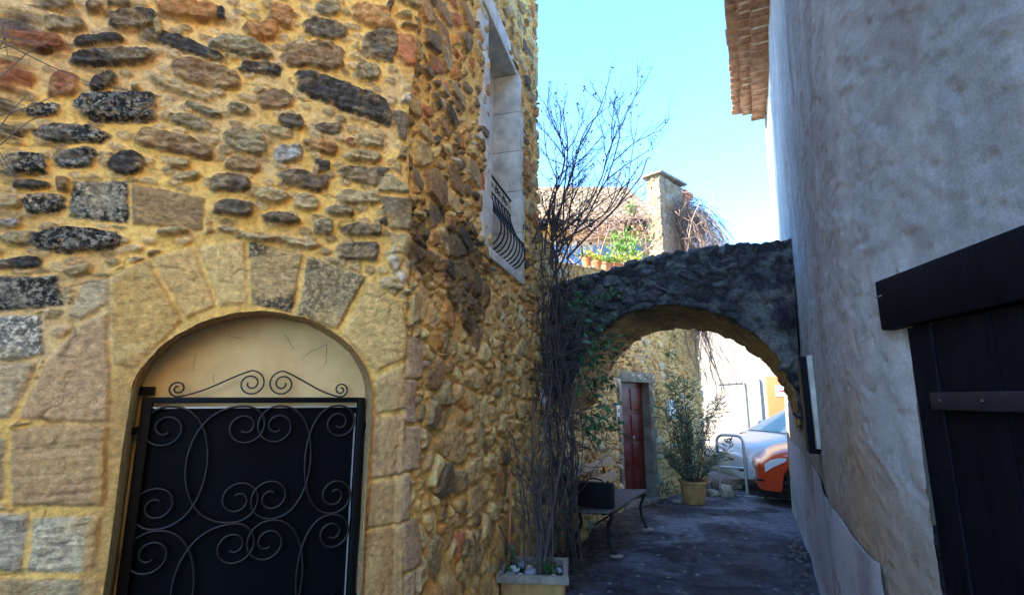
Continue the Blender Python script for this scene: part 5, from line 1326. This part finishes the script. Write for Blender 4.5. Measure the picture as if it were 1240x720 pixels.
# ------------------------------------------------------------------ pots on the terrace wall
random.seed(17)
def wall_top(px_):
    best = None
    for u in np.linspace(.1, 4.5, 400):
        q, t, n = BP.at(u); z = float(bw_top(np.array([u]))[0])+.03; X, Y = project(np.array([[*(q[0]-n[0]*.15), z]]))
        if best is None or abs(X[0]-px_) < best[0]: best = (abs(X[0]-px_), Vector((*(q[0]-n[0]*.15), z)), u)
    return best[1], best[2]
for (px_, kind, lab, m_, n_, sp) in ((711, 0, 'leftmost terracotta pot on the terrace wall with a yellow green succulent', M['yleaf'], 90, .07), (723, 0, 'round terracotta pot second from the left on the terrace wall', M['yleaf'], 110, .07),
        (735, 1, 'shorter terracotta trough on the terrace wall with feathery green plant', M['gleaf'], 190, .1), (748, 1, 'rightmost terracotta trough on the terrace wall with trailing leaves', M['yleaf'], 190, .1)):
    p, u_ = wall_top(px_); q, t, n = BP.at(u_); Rt = Matrix.Rotation(atan2(t[0, 1], t[0, 0]), 3, 'Z')
    pt = thing('potted_plant', lab, 'potted plant', tuple(p), 'pots on the terrace wall'); x = MB()
    if kind == 0: x.lathe([(.055, 0), (.075, .13), (.085, .135), (.085, .175), (.075, .175), (.07, .14)], p, 24)
    else:
        x.box(p+Vector((0, 0, .07)), (.30, .13, .14), Rt, .01); x.box(p+Vector((0, 0, .145)), (.33, .15, .03), Rt, .006)
    x.build('pot', M['terra'], pt, True, 40); y = MB()
    for k in range(n_):
        c = p+Vector((random.gauss(0, sp), random.gauss(0, sp*.7), .17+abs(random.gauss(0, .07)))); y.leaf(c, (random.gauss(0, 1), random.gauss(0, 1), random.uniform(0, 1.2)), random.uniform(.04, .075), .03)
    for k in range(5): y.tube([p+Vector((0, 0, .14)), p+Vector((random.gauss(0, .05), random.gauss(0, .05), .26))], .003, 3)
    y.build('foliage', m_, pt)
def shrub(px_, py_, Y, rx, rz, n, m_, lab, L=.09):
    c = at_depth(px_, py_, Y); t = thing('terrace_shrub', lab, 'shrub', tuple(c-Vector((0, 0, rz)))); x = MB(); y = MB()
    for k in range(12): y.tube(wander(c-Vector((random.gauss(0, rx*.3), 0, rz)), (random.gauss(0, .3), random.gauss(0, .3), 1), rz*random.uniform(1, 1.9), 6, .12), .006, 4, False)
    for k in range(n):
        d = Vector((random.gauss(0, .5), random.gauss(0, .4), random.gauss(0, .5))); x.leaf(c+Vector((d.x*rx, d.y*rx, d.z*rz)), (random.gauss(0, 1), random.gauss(0, 1), random.gauss(.2, 1)), random.uniform(.6, 1.2)*L, L*.4)
    x.build('foliage', m_, t); y.build('stem', M['twig'], t)
shrub(757, 300, 9.2, .35, .33, 420, M['gleaf'], 'bright green shrub behind the terrace pots', .1)
shrub(771, 318, 8.9, .25, .18, 260, M['yleaf'], 'low yellow green shrub beside the chimney foot', .08)
shrub(765, 252, 9.6, .12, .16, 70, M['gleaf'], 'small green sprig among the bare twigs left of the chimney', .08)

# ------------------------------------------------------------------ weeping bare creeper over the chimney
random.seed(44)
cr_ = thing('weeping_creeper', 'leafless creeper weeping over the chimney and down the wall corner', 'creeper', (3.5, 9.9, 4.0)); x = MB()
top = pillar_pt(1.0, .1, 5.45)
for k in range(460):
    b = pillar_pt(random.uniform(.55, 1.2), random.uniform(-.1, .4), random.uniform(5.0, 5.5)); a = random.uniform(-.5, 1.0)
    dx = random.uniform(.0, 1.4) if random.random() < .75 else -random.uniform(0, .7)
    L = random.uniform(.8, 2.1) if dx > 0 else random.uniform(.5, 1.6); H_ = random.uniform(.05, .55)
    pts = []
    n = 10; sw = random.gauss(0, .03)
    dirv = Vector((.8*dx, -.25+random.uniform(-.3, .15), 0))
    for i in range(n+1):
        t = i/n; xx = 1-(1-t)**2.2; pts.append(b+dirv*xx+Vector((sw*sin(t*7)+random.gauss(0, .03), random.gauss(0, .03), H_*sin(min(t*2.2, 1)*pi)*.6-L*max(0, t-.12)**1.35)))
    x.tube(pts, [.0065*(1-.06*i) for i in range(n+1)], 3, False)
for k in range(130):
    b = pillar_pt(random.uniform(.4, 1.5), random.uniform(-.2, .4), random.uniform(4.6, 5.6)); x.tube(wander(b, (random.gauss(.5, 1), random.gauss(0, .5), random.gauss(0, .8)), random.uniform(.5, 1.1), 8, .45, 0, .25), .006, 3, False)
for k in range(10):
    b = pillar_pt(random.uniform(.6, 1.1), -.1, 3.9); x.tube(wander(b, (random.gauss(0, .2), -.1, 1), 1.6, 9, .1), [.022*(1-.06*i) for i in range(10)], 5, False)
x.build('twig', M['twig_pale'], cr_, True)
x = MB()
for k in range(110):    # strands hanging below the arch against the corner
    u_ = uC-random.uniform(-.1, .45); b = BP.pt(u_, random.uniform(3.4, 4.2), random.uniform(.05, .2)); L = random.uniform(.8, 2.3)
    x.tube(wander(b, (random.gauss(0, .25), random.gauss(0, .2), -1), L, 11, .16, -.12), .006, 3, False)
x.build('hanging_strand', M['twig_pale'], cr_, True)
x = MB()
tc_ = thing('twig_tangle', 'pale tangle of dry twigs draped along the terrace eave left of the chimney', 'creeper', (1.9, 10.6, 4.6))
for k in range(190):
    px_ = random.uniform(690, 795); b = at_depth(px_, random.uniform(240, 300)-(px_-690)*.03, random.uniform(9.8, 10.8)); x.tube(wander(b, (random.gauss(0, 1), random.gauss(0, .4), random.gauss(.1, .6)), random.uniform(.5, 1.2), 8, .35), .007, 3, False)
for k in range(9): 
    b = Vector((random.uniform(1.5, 2.9), random.uniform(9.9, 10.4), 3.6)); x.tube(wander(b, (random.gauss(0, .3), 0, 1), 1.6, 8, .15), .014, 4, False)
x.build('twig', M['twig_pale'], tc_, True)

# bare twigs of a climber at the left edge of the gate wall
random.seed(61); x = MB()
def gwp(px_, py_, off):
    u_, z_ = gp(px_, py_); return HP.pt(u_, z_, off)
for (x0, y0, x1, y1) in ((-30, 50, 72, 75), (-30, 90, 60, 68), (-30, 130, 70, 62), (-20, -20, 8, 70), (8, 30, 20, 85), (-30, 205, 60, 150), (-30, 230, 45, 135), (-20, 170, 90, 118), (0, 60, 130, 118), (-30, 30, 40, -20), (10, 80, 22, 20), (-30, 140, 30, 230)):
    pts = []; n = 12; off0 = random.uniform(.06, .16); am = random.uniform(2, 8)
    for i in range(n+1):
        t = i/n; pts.append(gwp(x0+(x1-x0)*t+am*sin(t*5)*.5, y0+(y1-y0)*t+am*sin(t*4+x0), off0*(1-.4*t)))
    x.tube(pts, [.0035*(1-.05*i) for i in range(n+1)], 4, False)
wt = thing('bare_climber', 'thin bare climber twigs at the upper left edge of the gate wall', 'creeper', tuple(HP.pt(-2.0, 0, .1)))
x.build('twig', M['twig'], wt, True)
x = MB(); x.tube([HP.pt(-2.12, 0, .08), HP.pt(-2.1, 1.2, .08), HP.pt(-2.14, 2.4, .08), HP.pt(-2.1, 3.6, .1)], .02, 6); x.build('stem', M['stem'], wt, True)

# ------------------------------------------------------------------ litter
random.seed(9)
x = MB()
for k in range(260):
    if k < 150: u_ = random.uniform(-2.0, 2.6); p = RP.pt(u_, 0, random.uniform(.0, .22)**1)
    elif k < 200: p = BP.pt(random.uniform(-.2, 4.5), 0, abs(random.gauss(0, .3)))
    else: p = Vector((random.uniform(.6, 3), random.uniform(4.8, 9), 0)) if k < 225 else RP.pt(random.uniform(-2, 2.6), 0, random.uniform(0, .3))
    s = random.uniform(.005, .013) if k >= 150 else random.uniform(.008, .038); x.blob((p.x, p.y, s*.4), (s, s*.8, s*.6), k, 1, .25)
o = x.build('gravel', M['grit'], None, True); tag(o, 'loose grit and chips along the foot of the alley walls', 'gravel', kind='stuff')
x = MB()
for k in range(500):
    p = BP.pt(random.uniform(-.3, 4.6), 0, abs(random.gauss(0, .45))) if k < 400 else Vector((random.uniform(.5, 3.1), random.uniform(5, 9), 0))
    x.leaf((p.x, p.y, gz(p.x, p.y)+.008), (random.gauss(0, 1), random.gauss(0, 1), 0), random.uniform(.02, .05), .012, (random.gauss(0, .2), random.gauss(0, .2), 1))
o = x.build('fallen_leaves', M['deadleaf']); tag(o, 'dead leaves scattered along the bench wall', 'leaves', kind='stuff')
